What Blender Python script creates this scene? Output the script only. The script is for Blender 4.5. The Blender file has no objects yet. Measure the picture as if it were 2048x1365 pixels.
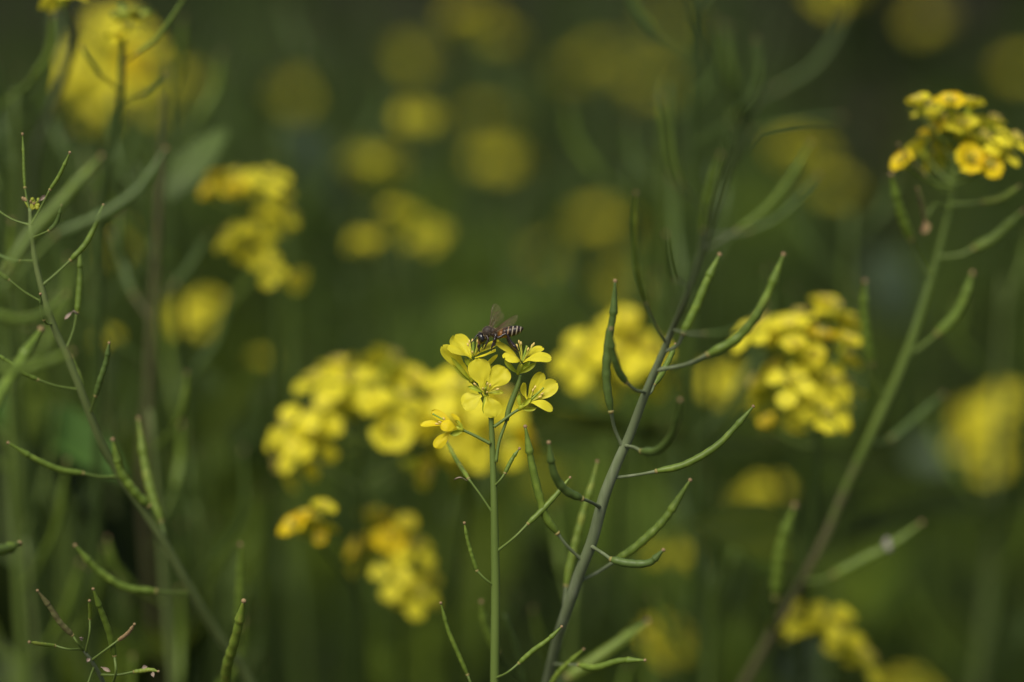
import bpy, bmesh, math, random
from mathutils import Vector, Matrix, noise
from mathutils.kdtree import KDTree
random.seed(7)
R = math.radians
SC = bpy.context.scene
COL = SC.collection

# ------------------------------------------------------------------ camera, world, sun, exposure
D0 = 0.658                       # distance of the focus plane (m)
PITCH = R(15)
CAMZ = 1.18
FWD = Vector((0, math.cos(PITCH), -math.sin(PITCH)))
RGT = Vector((1, 0, 0))
UPV = Vector((0, math.sin(PITCH), math.cos(PITCH)))
CAM = Vector((0, -D0 * math.cos(PITCH), CAMZ))
cd = bpy.data.cameras.new('camera')
cam = bpy.data.objects.new('camera', cd)
COL.objects.link(cam)
cam.location = CAM
cam.rotation_euler = (math.pi / 2 - PITCH, 0, 0)
cd.lens = 100
cd.sensor_width = 36
cd.clip_start = 0.02
cd.clip_end = 500
cd.dof.use_dof = True
cd.dof.focus_distance = D0
cd.dof.aperture_fstop = 3.7
cd.dof.aperture_blades = 0
SC.camera = cam

SUN_EL, SUN_AZ = R(58), R(-150)      # azimuth measured from +Y clockwise
w = bpy.data.worlds.new('World')
SC.world = w
w.use_nodes = True
nt = w.node_tree
bg = nt.nodes['Background']
sky = nt.nodes.new('ShaderNodeTexSky')
sky.sky_type = 'NISHITA'
sky.sun_disc = False
sky.sun_elevation = SUN_EL
sky.sun_rotation = SUN_AZ
sky.dust_density = 3.0
sky.air_density = 1.0
nt.links.new(sky.outputs[0], bg.inputs[0])
bg.inputs[1].default_value = 0.07
sl = bpy.data.lights.new('sun', 'SUN')
sl.energy = 2.7
sl.angle = R(40)
sl.color = (1.0, 0.95, 0.82)
so = bpy.data.objects.new('sun', sl)
COL.objects.link(so)
sd = Vector((math.sin(SUN_AZ) * math.cos(SUN_EL), math.cos(SUN_AZ) * math.cos(SUN_EL), math.sin(SUN_EL)))
so.rotation_euler = sd.to_track_quat('Z', 'Y').to_euler()
so.location = (0, 0, 5)
SC.view_settings.view_transform = 'Standard'
SC.view_settings.look = 'None'
SC.view_settings.gamma = 1
SC.view_settings.exposure = 0.16
SC.cycles.use_denoising = True
SC.cycles.max_bounces = 6
SC.cycles.transparent_max_bounces = 12

# ------------------------------------------------------------------ helpers
PX = 0.36 / 2048                      # tangent per photo pixel
MM = PX * D0                          # metres per photo pixel on the focus plane

def W(px, py, dz=0.0):
    """photo pixel and distance behind the focus plane (mm) -> world point"""
    d = D0 + dz * 0.001
    return CAM + FWD * d + RGT * ((px - 1024) * PX * d) + UPV * ((682.5 - py) * PX * d)

def dscale(dz):
    return MM * (1 + dz * 0.001 / D0)

def catmull(pts, n=6):
    if len(pts) < 3:
        a, b = pts[0], pts[-1]
        return [a.lerp(b, i / (n * 1.0)) for i in range(n + 1)]
    P = [pts[0] * 2 - pts[1]] + list(pts) + [pts[-1] * 2 - pts[-2]]
    out = []
    for i in range(1, len(P) - 2):
        p0, p1, p2, p3 = P[i - 1], P[i], P[i + 1], P[i + 2]
        for k in range(n):
            t = k / n
            out.append(0.5 * ((2 * p1) + (p2 - p0) * t + (2 * p0 - 5 * p1 + 4 * p2 - p3) * t * t
                              + (3 * p1 - p0 - 3 * p2 + p3) * t ** 3))
    out.append(pts[-1].copy())
    return out

def resample(pts, n):
    L = [0]
    for a, b in zip(pts, pts[1:]):
        L.append(L[-1] + (b - a).length)
    out, j = [], 0
    for i in range(n + 1):
        s = L[-1] * i / n
        while j < len(L) - 2 and L[j + 1] < s:
            j += 1
        seg = L[j + 1] - L[j]
        out.append(pts[j].lerp(pts[j + 1], (s - L[j]) / seg if seg > 0 else 0))
    return out

class MB:
    def __init__(self):
        self.v, self.f, self.m = [], [], []
    def tube(self, pts, rad, mat=0, n=8, cap=True):
        """rad: function of t in 0..1 or a list"""
        N = len(pts)
        rr = [rad(i / (N - 1)) for i in range(N)] if callable(rad) else rad
        t0 = (pts[1] - pts[0]).normalized()
        u = t0.orthogonal().normalized()
        base = len(self.v)
        prev = t0
        for i, p in enumerate(pts):
            t = (pts[min(i + 1, N - 1)] - pts[max(i - 1, 0)])
            t = t.normalized() if t.length > 1e-12 else prev
            u = (u - t * u.dot(t)).normalized()
            w_ = t.cross(u)
            prev = t
            for k in range(n):
                a = 2 * math.pi * k / n
                self.v.append(p + (u * math.cos(a) + w_ * math.sin(a)) * rr[i])
        for i in range(N - 1):
            for k in range(n):
                a, b = base + i * n + k, base + i * n + (k + 1) % n
                self.f.append((a, b, b + n, a + n)); self.m.append(mat)
        if cap:
            self.f.append(tuple(base + k for k in range(n))[::-1]); self.m.append(mat)
            self.f.append(tuple(base + (N - 1) * n + k for k in range(n))); self.m.append(mat)
    def grid(self, fn, nu, nv, mat=0):
        b = len(self.v)
        for i in range(nu + 1):
            for j in range(nv + 1):
                self.v.append(fn(i / nu, j / nv * 2 - 1))
        for i in range(nu):
            for j in range(nv):
                a = b + i * (nv + 1) + j
                self.f.append((a, a + 1, a + nv + 2, a + nv + 1)); self.m.append(mat)
    def ell(self, c, ax, ay, az, mat=0, nu=8, nv=10):
        """ellipsoid with axis vectors"""
        b = len(self.v)
        self.v.append(c + az)
        for i in range(1, nu):
            th = math.pi * i / nu
            for k in range(nv):
                ph = 2 * math.pi * k / nv
                self.v.append(c + ax * (math.sin(th) * math.cos(ph)) + ay * (math.sin(th) * math.sin(ph)) + az * math.cos(th))
        self.v.append(c - az)
        for k in range(nv):
            k2 = (k + 1) % nv
            self.f.append((b, b + 1 + k, b + 1 + k2)); self.m.append(mat)
            for i in range(nu - 2):
                r0 = b + 1 + i * nv
                self.f.append((r0 + k, r0 + nv + k, r0 + nv + k2, r0 + k2)); self.m.append(mat)
            r0 = b + 1 + (nu - 2) * nv
            self.f.append((r0 + k, b + 1 + (nu - 1) * nv, r0 + k2)); self.m.append(mat)
    def ball(self, c, r, mat=0, nu=6, nv=8):
        self.ell(c, Vector((r, 0, 0)), Vector((0, r, 0)), Vector((0, 0, r)), mat, nu, nv)
    def merge(self, o, M, matmap=None):
        b = len(self.v)
        self.v += [M @ p for p in o.v]
        self.f += [tuple(b + i for i in f) for f in o.f]
        self.m += [matmap[i] for i in o.m] if matmap else o.m
    def mesh(self, name, mats, org=Vector((0, 0, 0))):
        me = bpy.data.meshes.new(name)
        me.from_pydata([tuple(p - org) for p in self.v], [], self.f)
        for m in mats:
            me.materials.append(m)
        me.polygons.foreach_set('material_index', self.m)
        me.polygons.foreach_set('use_smooth', [True] * len(self.f))
        me.update()
        return me

def link(name, data, parent=None, loc=None):
    o = bpy.data.objects.new(name, data)
    COL.objects.link(o)
    if parent is not None:
        o.parent = parent
    if loc is not None:
        o.location = loc
    return o

PATHS = {}                               # fine stem path of each plant, to root its pods on
ORG = {}                                 # world origin of every object built so far
def world_org(o):
    return ORG[o.name]

def part(name, mb, mats, parent, org=None):
    """mesh built in world coordinates -> child object whose origin is org"""
    po = world_org(parent)
    if org is None:
        org = po
    o = link(name, mb.mesh(name, mats, org), parent, org - po)
    ORG[o.name] = org
    return o

def thing(name, label, cat, loc, group=None):
    o = link(name, None, None, loc)
    o.empty_display_size = 0.02
    ORG[o.name] = Vector(loc)
    o['label'] = label
    o['category'] = cat
    if group:
        o['group'] = group
    return o

# ------------------------------------------------------------------ materials
def mat(name, c1, c2=None, rough=0.55, scale=400, trans=0.0, bump=0.0, spec=0.4, stretch=None, detail=3, c3=None, coord='Object', coat=0, big=None):
    m = bpy.data.materials.new(name)
    m.use_nodes = True
    t = m.node_tree
    N, L = t.nodes, t.links
    b = N['Principled BSDF']
    b.inputs['Roughness'].default_value = rough
    b.inputs['Specular IOR Level'].default_value = spec
    b.inputs['Coat Weight'].default_value = coat
    tc = N.new('ShaderNodeTexCoord')
    src = tc.outputs[coord]
    if stretch:
        mp = N.new('ShaderNodeMapping')
        mp.inputs['Scale'].default_value = stretch
        L.new(src, mp.inputs[0]); src = mp.outputs[0]
    ns = N.new('ShaderNodeTexNoise')
    ns.inputs['Scale'].default_value = scale
    ns.inputs['Detail'].default_value = detail
    L.new(src, ns.inputs['Vector'])
    cr = N.new('ShaderNodeValToRGB')
    cr.color_ramp.elements[0].position = 0.3
    cr.color_ramp.elements[1].position = 0.7
    cr.color_ramp.elements[0].color = (*c1, 1)
    cr.color_ramp.elements[1].color = (*(c2 or c1), 1)
    if c3:
        e = cr.color_ramp.elements.new(0.52); e.color = (*c3, 1)
    L.new(ns.outputs[0], cr.inputs[0])
    colr = cr.outputs[0]
    if big:                               # every object a shade of its own
        oi = N.new('ShaderNodeObjectInfo')
        r2 = N.new('ShaderNodeValToRGB')
        els = r2.color_ramp.elements
        for i, cc in enumerate(big):
            e = els[i] if i < 2 else els.new(0.5)
            e.position = i / (len(big) - 1)
            e.color = (*cc, 1)
        L.new(oi.outputs['Random'], r2.inputs[0])
        mx = N.new('ShaderNodeMix'); mx.data_type = 'RGBA'; mx.blend_type = 'MULTIPLY'
        mx.inputs[0].default_value = 1.0
        L.new(colr, mx.inputs[6]); L.new(r2.outputs[0], mx.inputs[7])
        colr = mx.outputs[2]
    L.new(colr, b.inputs['Base Color'])
    if bump:
        bp = N.new('ShaderNodeBump')
        bp.inputs['Strength'].default_value = bump
        bp.inputs['Distance'].default_value = 0.0003
        L.new(ns.outputs[0], bp.inputs['Height'])
        L.new(bp.outputs[0], b.inputs['Normal'])
    if trans:
        tr = N.new('ShaderNodeBsdfTranslucent')
        ms = N.new('ShaderNodeMixShader')
        ms.inputs[0].default_value = trans
        L.new(colr, tr.inputs[0])
        out = N['Material Output']
        L.new(b.outputs[0], ms.inputs[1]); L.new(tr.outputs[0], ms.inputs[2])
        L.new(ms.outputs[0], out.inputs[0])
    return m

M_PETAL = mat('petal', (0.89, 0.79, 0.035), (0.92, 0.84, 0.060), rough=0.45, scale=500, trans=0.36, bump=0.08, spec=0.2)
M_PETAL_OLD = mat('old_petal', (0.80, 0.55, 0.008), (0.87, 0.72, 0.02), rough=0.5, scale=350, trans=0.25, bump=0.2, spec=0.2)
M_PETAL_MID = mat('aging_petal', (0.86, 0.66, 0.012), (0.90, 0.77, 0.03), rough=0.5, scale=350, trans=0.28, bump=0.15, spec=0.2)
M_ANTHER = mat('anther', (0.80, 0.56, 0.14), (0.85, 0.68, 0.22), rough=0.7, scale=4000, bump=0.4)
M_FILA = mat('filament', (0.62, 0.62, 0.06), (0.70, 0.66, 0.08), rough=0.5, scale=1000, trans=0.2)
M_SEPAL = mat('sepal', (0.34, 0.46, 0.03), (0.56, 0.56, 0.03), rough=0.5, scale=500, trans=0.2, bump=0.1)
M_PISTIL = mat('pistil', (0.22, 0.34, 0.04), (0.34, 0.42, 0.05), rough=0.5, scale=900)
M_BUD = mat('bud', (0.20, 0.30, 0.03), (0.45, 0.42, 0.03), rough=0.5, scale=300)
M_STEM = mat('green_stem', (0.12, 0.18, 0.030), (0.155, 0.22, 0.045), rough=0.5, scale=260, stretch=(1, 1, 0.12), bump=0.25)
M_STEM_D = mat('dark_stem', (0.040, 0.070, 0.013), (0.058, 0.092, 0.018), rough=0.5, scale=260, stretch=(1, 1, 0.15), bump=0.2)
M_STEM_G = mat('waxy_grey_stem', (0.17, 0.205, 0.10), (0.25, 0.285, 0.165), rough=0.65, scale=330, stretch=(1, 1, 0.15), bump=0.5, c3=(0.17, 0.21, 0.10), spec=0.2)
M_STEM_L = mat('grey_green_stem', (0.12, 0.16, 0.045), (0.16, 0.205, 0.065), rough=0.6, scale=300, stretch=(1, 1, 0.15), bump=0.4, spec=0.2)
M_STEM_P = mat('purple_brown_stem', (0.12, 0.10, 0.05), (0.16, 0.165, 0.06), rough=0.6, scale=200, stretch=(1, 1, 0.2), bump=0.3)
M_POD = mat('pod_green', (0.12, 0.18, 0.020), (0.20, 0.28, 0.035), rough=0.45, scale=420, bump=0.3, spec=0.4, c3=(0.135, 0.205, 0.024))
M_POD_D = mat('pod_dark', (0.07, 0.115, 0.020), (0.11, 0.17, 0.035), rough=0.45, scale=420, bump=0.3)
M_POD_Y = mat('pod_yellowgreen', (0.20, 0.26, 0.03), (0.29, 0.34, 0.05), rough=0.45, scale=420, bump=0.3, c3=(0.17, 0.25, 0.03))
M_POD_B = mat('pod_brownish', (0.15, 0.13, 0.05), (0.22, 0.22, 0.08), rough=0.7, spec=0.12, scale=700, bump=0.4)
M_TIP = mat('dry_tip', (0.26, 0.17, 0.07), (0.40, 0.28, 0.14), rough=0.8, scale=2500, bump=0.5)
M_RING = mat('pod_joint', (0.22, 0.24, 0.05), (0.34, 0.26, 0.09), rough=0.6, scale=900)
M_DRY = mat('dry_petal', (0.36, 0.26, 0.19), (0.46, 0.37, 0.29), rough=0.8, scale=1500, bump=0.4, trans=0.2)
M_LEAF = mat('leaf', (0.026, 0.045, 0.006), (0.048, 0.068, 0.010), rough=0.65, scale=45, spec=0.12, trans=0.22, bump=0.2,
             big=[(0.3, 0.35, 0.3), (1.3, 1.2, 0.6), (0.25, 0.3, 0.25), (2.0, 1.9, 1.0), (0.35, 0.4, 0.3), (1.2, 1.35, 2.2), (0.25, 0.3, 0.2), (1.6, 1.7, 1.2)])
M_LEAF_G = mat('green_leaf', (0.055, 0.12, 0.02), (0.08, 0.16, 0.03), rough=0.6, scale=80, trans=0.2, bump=0.2, spec=0.15)
M_LEAF_P = mat('pale_leaf', (0.085, 0.13, 0.025), (0.115, 0.17, 0.038), rough=0.6, scale=80, trans=0.2, bump=0.2)
M_LEAF_S = mat('glaucous_leaf', (0.06, 0.095, 0.045), (0.085, 0.12, 0.06), rough=0.6, scale=60, trans=0.15, bump=0.2)
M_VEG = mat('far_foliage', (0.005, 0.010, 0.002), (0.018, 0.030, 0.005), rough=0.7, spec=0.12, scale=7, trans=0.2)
M_SOIL = mat('soil', (0.028, 0.020, 0.012), (0.055, 0.040, 0.025), rough=0.95, scale=14, bump=0.8, detail=8)
M_WHITE = mat('pale_speck', (0.36, 0.33, 0.28), (0.50, 0.46, 0.40), rough=0.8, scale=900)

# ------------------------------------------------------------------ plant building blocks
def stem_mb(pts, radii_px, mat_i=0, n=10, to_ground=None, r_base=0.0026, taper_tip=False):
    """pts: (px,py,dz) top -> bottom. Extends to the ground. returns MB, world path, ground point"""
    P = [W(*p) for p in pts]
    R_ = [r * 0.5 * dscale(p[2]) for r, p in zip(radii_px, pts)]
    tail, trad = [], []
    if to_ground is not None:
        last = P[-1]
        d0 = (P[-1] - P[-2]).normalized()
        gx, gy = to_ground if to_ground != 0 else (last.x + d0.x * 0.16, last.y + d0.y * 0.10 + 0.01)
        g = Vector((gx, gy, -0.01))
        c1, c2 = last + d0 * 0.12, g + Vector((0, 0, 0.35))
        for i in range(1, 17):
            k = i / 16
            tail.append(last * (1 - k) ** 3 + c1 * (3 * k * (1 - k) ** 2) + c2 * (3 * k * k * (1 - k)) + g * k ** 3)
            trad.append(R_[-1] + (max(r_base, R_[-1]) - R_[-1]) * k)
    path = catmull(P, 8)
    rad = []
    for i in range(len(R_) - 1):
        for k in range(8):
            rad.append(R_[i] + (R_[i + 1] - R_[i]) * k / 8)
    rad.append(R_[-1])
    path += tail; rad += trad
    mb = MB()
    mb.tube(path, rad, mat_i, n)
    return mb, path, path[-1]

def reg(plant, path):
    PATHS[plant.name] = resample(path[:-12], 500) if len(path) > 30 else path

def pod_object(parent, ped, body, z0, z1, wpx, ma=None, ped_mat=None, zp=None, knob=True, seeds=None, label=None, rough_w=1.0):
    """a seed pod: body mesh, with a pedicel, a joint ring and a dry tip as pieces of its own"""
    ma = ma or M_POD
    zp = z0 if zp is None else zp
    nb = len(body)
    B = [W(x, y, z0 + (z1 - z0) * i / max(1, nb - 1)) for i, (x, y) in enumerate(body)]
    path = resample(catmull(B, 10), 56)
    L = sum((a - b).length for a, b in zip(path, path[1:]))
    r = wpx * 0.5 * dscale((z0 + z1) / 2)
    seeds = seeds or max(5, int(L / (r * 3.6)))
    ph = random.random() * 6
    beak = random.uniform(0.68, 0.82)
    amp = random.uniform(0.03, 0.08)
    def rf(t):
        a = min(1, (t / 0.10)) ** 0.6 * 0.55 + 0.45
        if t > beak:
            k = (t - beak) / (1 - beak)
            a *= (1 - k) ** 1.2 * 0.66 + 0.34 - 0.06 * k
        else:
            a *= 0.93 + amp * (0.75 + 0.5 * noise.noise(Vector((t * 6, 3, ph)))) * math.sin(2 * math.pi * seeds * (t + 0.03 * noise.noise(Vector((t * 5, ph, 9)))) / beak + ph) * min(1, t * 8) + 0.05 * noise.noise(Vector((t * 9, ph, 0)))
            a *= 1 - 0.22 * max(0, (t - beak * 0.55) / (beak * 0.45)) ** 1.5
        return r * a
    mb = MB()
    mb.tube(path, rf, 0, 10)
    o = part('seed_pod', mb, [ma], parent, path[0])
    if label:
        o['label'] = label
    if ped:
        npd = len(ped)
        Pp = [W(x, y, zp + (z0 - zp) * i / max(1, npd - 1)) for i, (x, y) in enumerate(ped)]
        Pp[-1] = path[0]
        sp = PATHS.get(parent.name)
        if sp:
            def cdist(q):
                a_ = q - Pp[0]
                return (a_ - FWD * a_.dot(FWD) * 0.75).length
            Pp[0] = min(sp, key=cdist).copy()
        pp = catmull(Pp, 6)
        rp = max(r * 0.42, 0.00028)
        m2 = MB(); m2.tube(pp, lambda t: rp * (1.35 - 0.45 * min(1, t * 4) + 0.25 * max(0, t - 0.85) / 0.15), 0, 8)
        part('pedicel', m2, [ped_mat or M_STEM], o, pp[0])
        m3 = MB()
        d = (path[1] - path[0]).normalized()
        m3.tube([path[0] - d * rp * 0.9, path[0] - d * rp * 0.2, path[0] + d * rp * 0.6, path[0] + d * rp * 1.2],
                [rp * 1.0, rp * 1.65, rp * 1.6, rp * 1.05], 0, 8)
        part('joint', m3, [M_RING], o, path[0])
    if knob:
        m4 = MB()
        d = (path[-1] - path[-2]).normalized()
        rk = max(r * 0.36, 0.00028)
        m4.tube([path[-1] - d * rk * 0.8, path[-1], path[-1] + d * rk * 0.7, path[-1] + d * rk * 1.5, path[-1] + d * rk * 1.9],
                [rk * 0.7, rk * 0.8, rk * 1.35, rk * 1.1, rk * 0.5], 0, 8)
        part('stigma', m4, [M_TIP], o, path[-1])
    return o

def petal_fn(b, t, wd, nrm, bend=0.0, cup=0.12, wave=0.05, seed=0, claw=0.28, notch=0.03):
    ax = t - b
    L = ax.length
    u = ax.normalized()
    n = (nrm - u * nrm.dot(u)).normalized()
    s = n.cross(u)
    def fn(a, v):
        # a 0..1 along, v -1..1 across
        if a < claw:
            wv = 0.16 + 0.10 * a / claw
        else:
            k = (a - claw) / (1 - claw)
            wv = 0.26 + 0.74 * math.sin(min(1, k * 1.75) * math.pi / 2)
            if k > 0.62:
                wv *= math.sqrt(max(0.0, 1 - ((k - 0.62) / 0.385) ** 2.3))
        wv *= wd * 0.5
        ln = a - notch * max(0, (a - 0.8) / 0.2) * (1 - abs(v)) ** 2
        hgt = bend * L * math.sin(math.pi * min(1, a * 1.02)) + cup * wd * (v * v) * (0.4 + a) * 0.5
        hgt += wave * wd * noise.noise(Vector((a * 3 + seed, v * 1.6, seed * 1.7)))
        hgt -= 0.02 * wd * (1 - min(1, abs(v) * 5)) * (1 if a > claw else 0)
        return b + u * (L * ln) + s * (wv * v) + n * hgt
    return fn

# generic flower along +Z, unit = metre, about 13 mm across
def generic_flower(seed, openness=1.0, old=False):
    rnd = random.Random(seed)
    mb = MB()
    mb.tube([Vector((0, 0, -0.0005)), Vector((0, 0, 0.001)), Vector((0, 0, 0.0035))], [0.0006, 0.0011, 0.0008], 1, 8)
    off = rnd.random() * 0.6
    for k in range(4):
        a = off + k * math.pi / 2 + rnd.uniform(-0.2, 0.2)
        d = Vector((math.cos(a), math.sin(a), 0))
        o_ = openness * rnd.uniform(0.75, 1.15)
        base = d * 0.0007 + Vector((0, 0, 0.0034))
        tip = d * (0.0078 * min(1.1, o_)) + Vector((0, 0, 0.0050 + 0.004 * (1 - min(1, o_)) - 0.009 * max(0, o_ - 0.92) - 0.001 * rnd.random()))
        nrm = Vector((0, 0, 1)) - d * 0.4
        mb.grid(petal_fn(base, tip, 0.0058 * rnd.uniform(0.95, 1.25), nrm, bend=0.12, cup=0.02, wave=0.16, seed=seed * 3.1 + k, claw=0.2), 9, 6, 0)
        a2 = a + math.pi / 4
        d2 = Vector((math.cos(a2), math.sin(a2), 0))
        mb.grid(petal_fn(d2 * 0.0008, d2 * 0.0042 + Vector((0, 0, 0.0035)), 0.0013, Vector((0, 0, 1)), bend=0.1), 4, 2, 1)
    for k in range(6):
        a = off + k * math.pi / 3
        d = Vector((math.cos(a), math.sin(a), 0))
        p = [Vector((0, 0, 0.001)) + d * 0.0006, d * 0.0011 + Vector((0, 0, 0.0045)), d * 0.0016 + Vector((0, 0, 0.0064))]
        mb.tube(p, [0.00014] * 3, 2, 5)
        mb.ell(p[2], Vector((0.0003, 0, 0)), Vector((0, 0.0003, 0)), Vector((0, 0, 0.0007)), 3, 5, 6)
    mb.tube([Vector((0, 0, 0.001)), Vector((0, 0, 0.006)), Vector((0, 0, 0.0072))], [0.0005, 0.0004, 0.0005], 4, 6)
    return mb
FLOWER_MATS = [M_PETAL, M_SEPAL, M_FILA, M_ANTHER, M_FILA]
FLOWER_MATS_OLD = [M_PETAL_OLD, M_SEPAL, M_FILA, M_ANTHER, M_PISTIL]
GF = [generic_flower(i, [1.15, 1.0, 0.7, 1.25, 0.5, 1.1][i]) for i in range(6)]
GF_ME = [g.mesh('flower', FLOWER_MATS) for g in GF]
GF_ME_OLD = [g.mesh('flower', FLOWER_MATS_OLD) for g in (GF[2], GF[4])]

def place_flower(parent, p, axis, s=1.0, old=False, pedicel_from=None, ped_r=0.0005):
    me = random.choice(GF_ME_OLD if old else GF_ME)
    axis = axis.normalized()
    base = p - axis * 0.0035 * s
    q = axis.to_track_quat('Z', 'Y') @ Vector((0, 0, 1)).rotation_difference(Vector((0, 0, 1)))
    o = link('flower', me, parent, base - world_org(parent))
    o.rotation_euler = (axis.to_track_quat('Z', 'Y').to_matrix() @ Matrix.Rotation(random.random() * 6.28, 3, 'Z')).to_euler()
    o.scale = (s, s, s)
    ORG[o.name] = base
    if pedicel_from is not None:
        mb = MB()
        L = (base - pedicel_from).length
        mid = pedicel_from.lerp(base, 0.5) - axis * 0.12 * L + Vector((0, 0, -0.04 * L))
        mb.tube(catmull([pedicel_from, mid, base], 6), lambda t: ped_r, 0, 7)
        o2 = part('pedicel', mb, [M_STEM], parent, pedicel_from)
    return o

def leaf_mb(L, wd, seed, lobes=0.0, droop=0.3, fold=0.15, petiole=0.15):
    mb = MB()
    def mid(a):
        return Vector((0, L * (a - droop * 0.25 * a * a), -L * droop * 0.6 * a * a))
    def fn(a, v):
        aa = max(0, (a - petiole) / (1 - petiole))
        wv = wd * 0.5 * (math.sin(math.pi * min(1, aa) ** 0.75) ** 0.8 if aa > 0 else 0) + 0.0012 * (1 - a)
        wv *= 1 + lobes * math.sin(a * 26 + seed) * (0.5 if a < 0.6 else 0.2) + 0.06 * noise.noise(Vector((a * 8, seed, v)))
        c = mid(a)
        rip = 0.10 * wd * noise.noise(Vector((a * 5 + seed, v * 1.5, seed * 2))) * abs(v)
        return c + Vector((wv * v, 0, fold * wv * abs(v) * 1.5 + rip))
    mb.grid(fn, 18, 6, 0)
    mb.tube([mid(i / 10) - Vector((0, 0, 0.0004)) for i in range(10)], lambda t: max(0.0004, wd * 0.02 * (1 - t)), 0, 5)
    return mb
LEAF_L = [leaf_mb(0.17, 0.060, 1, 0.25, 0.5), leaf_mb(0.14, 0.050, 2, 0.18, 0.35), leaf_mb(0.20, 0.072, 3, 0.3, 0.6)]
LEAF_S = [leaf_mb(0.085, 0.022, 4, 0.04, 0.25, petiole=0.05), leaf_mb(0.065, 0.017, 5, 0.0, 0.15, petiole=0.05), leaf_mb(0.11, 0.032, 6, 0.08, 0.4, petiole=0.08)]
LEAF_L_ME = [l.mesh('leaf', [M_LEAF]) for l in LEAF_L]
LEAF_S_ME = [l.mesh('leaf', [M_LEAF]) for l in LEAF_S]

def in_gap(p):
    """the open, unlit gap in the crop at the right"""
    d = (p - CAM).dot(FWD)
    return p.y > 0.3 and 1650 < 1024 + p.x / d / PX < 1960

def put_leaf(parent, p, az, el, big, s=1.0, me=None):
    o = link('leaf', me or random.choice(LEAF_L_ME if big else LEAF_S_ME), parent, p - world_org(parent))
    o.rotation_euler = (el, random.uniform(-0.3, 0.3), az)
    o.scale = (s, s, s)
    ORG[o.name] = p
    return o

def leaves_on(parent, path, zmin=0.08, zmax=0.64, step=0.085):
    """leaves along the part of a stem path that is below the picture"""
    path = [p for p in path if zmin < p.z < zmax]
    if len(path) < 2: return
    path = resample(path, max(2, int((path[0] - path[-1]).length / step)))
    az = random.random() * 6.28
    for p in path:
        az += 2.4
        if in_gap(p): continue
        f = (p.z - zmin) / (zmax - zmin)
        put_leaf(parent, p, az, R(random.uniform(15, 45)), f < 0.55, random.uniform(0.7, 1.0))

def px_leaf(parent, b, t, wpx, dz0, dz1, ma, nrm=None):
    """leaf between two photo points"""
    B, T = W(b[0], b[1], dz0), W(t[0], t[1], dz1)
    u = (T - B); L = u.length; u.normalize()
    n = nrm or (-FWD * 0.8 + UPV * 0.6)
    n = (n - u * n.dot(u)).normalized(); s = n.cross(u)
    wd = wpx * dscale((dz0 + dz1) / 2)
    mb = MB()
    sd_ = random.random() * 10
    def fn(a, v):
        wv = wd * 0.5 * (math.sin(math.pi * min(1, a * 0.99 + 0.01) ** 0.85) ** 0.8) + 0.0006
        return B + u * (L * a) + s * (wv * v) + n * (0.06 * L * math.sin(math.pi * a) + 0.18 * wv * abs(v) + 0.08 * wd * noise.noise(Vector((a * 4, v, sd_))))
    mb.grid(fn, 18, 6, 0)
    mb.tube([fn(i / 12, 0) - n * 0.0003 for i in range(12)], lambda q: max(0.0002, wd * 0.03 * (1 - q)), 0, 5)
    return part('leaf', mb, [ma], parent, B)

# ------------------------------------------------------------------ the ground and what covers it
g = MB()
def gfn(a, v):
    x, y = v * 60, -40 + a * 100
    r = math.hypot(x, y - 1)
    return Vector((x, y, -0.0 + 0.03 * noise.noise(Vector((x * 1.2, y * 1.2, 0))) - 0.02))
g.grid(gfn, 160, 160, 0)
gr = link('ground', g.mesh('ground', [M_SOIL])); gr['kind'] = 'structure'

def in_wedge(x, y, margin):
    d = (y - CAM.y) * math.cos(PITCH)
    return d > 0 and abs(x) < d * 0.18 + margin

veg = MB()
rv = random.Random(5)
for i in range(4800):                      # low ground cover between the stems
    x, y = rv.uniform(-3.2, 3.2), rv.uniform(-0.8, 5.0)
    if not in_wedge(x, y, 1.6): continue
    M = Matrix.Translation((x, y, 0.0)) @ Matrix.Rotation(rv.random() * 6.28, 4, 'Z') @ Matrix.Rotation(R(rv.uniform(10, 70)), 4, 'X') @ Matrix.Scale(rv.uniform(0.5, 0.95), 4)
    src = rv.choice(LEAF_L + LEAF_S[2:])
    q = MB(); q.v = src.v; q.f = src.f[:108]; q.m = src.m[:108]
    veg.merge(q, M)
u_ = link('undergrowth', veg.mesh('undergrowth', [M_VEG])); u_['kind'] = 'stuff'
u_['label'] = 'dark green leafy undergrowth covering the soil between the stems'; u_['category'] = 'undergrowth'

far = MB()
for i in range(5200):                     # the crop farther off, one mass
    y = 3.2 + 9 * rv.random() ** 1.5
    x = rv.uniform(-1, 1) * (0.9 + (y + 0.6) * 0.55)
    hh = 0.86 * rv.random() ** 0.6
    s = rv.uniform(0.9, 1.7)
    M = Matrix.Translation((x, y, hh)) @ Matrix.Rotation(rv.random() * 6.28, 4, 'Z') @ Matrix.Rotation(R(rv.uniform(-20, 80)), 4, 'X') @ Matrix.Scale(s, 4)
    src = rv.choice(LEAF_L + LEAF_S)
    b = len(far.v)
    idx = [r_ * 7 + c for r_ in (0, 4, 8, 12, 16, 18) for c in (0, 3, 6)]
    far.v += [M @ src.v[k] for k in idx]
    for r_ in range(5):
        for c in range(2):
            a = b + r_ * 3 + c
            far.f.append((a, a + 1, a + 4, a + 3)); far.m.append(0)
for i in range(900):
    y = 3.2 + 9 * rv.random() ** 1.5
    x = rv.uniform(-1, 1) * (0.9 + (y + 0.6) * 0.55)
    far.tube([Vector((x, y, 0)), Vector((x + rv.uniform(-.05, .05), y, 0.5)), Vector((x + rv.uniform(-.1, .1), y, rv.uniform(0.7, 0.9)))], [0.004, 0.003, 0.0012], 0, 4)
fo = link('distant_crop_foliage', far.mesh('distant_crop_foliage', [M_VEG])); fo['kind'] = 'stuff'
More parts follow.
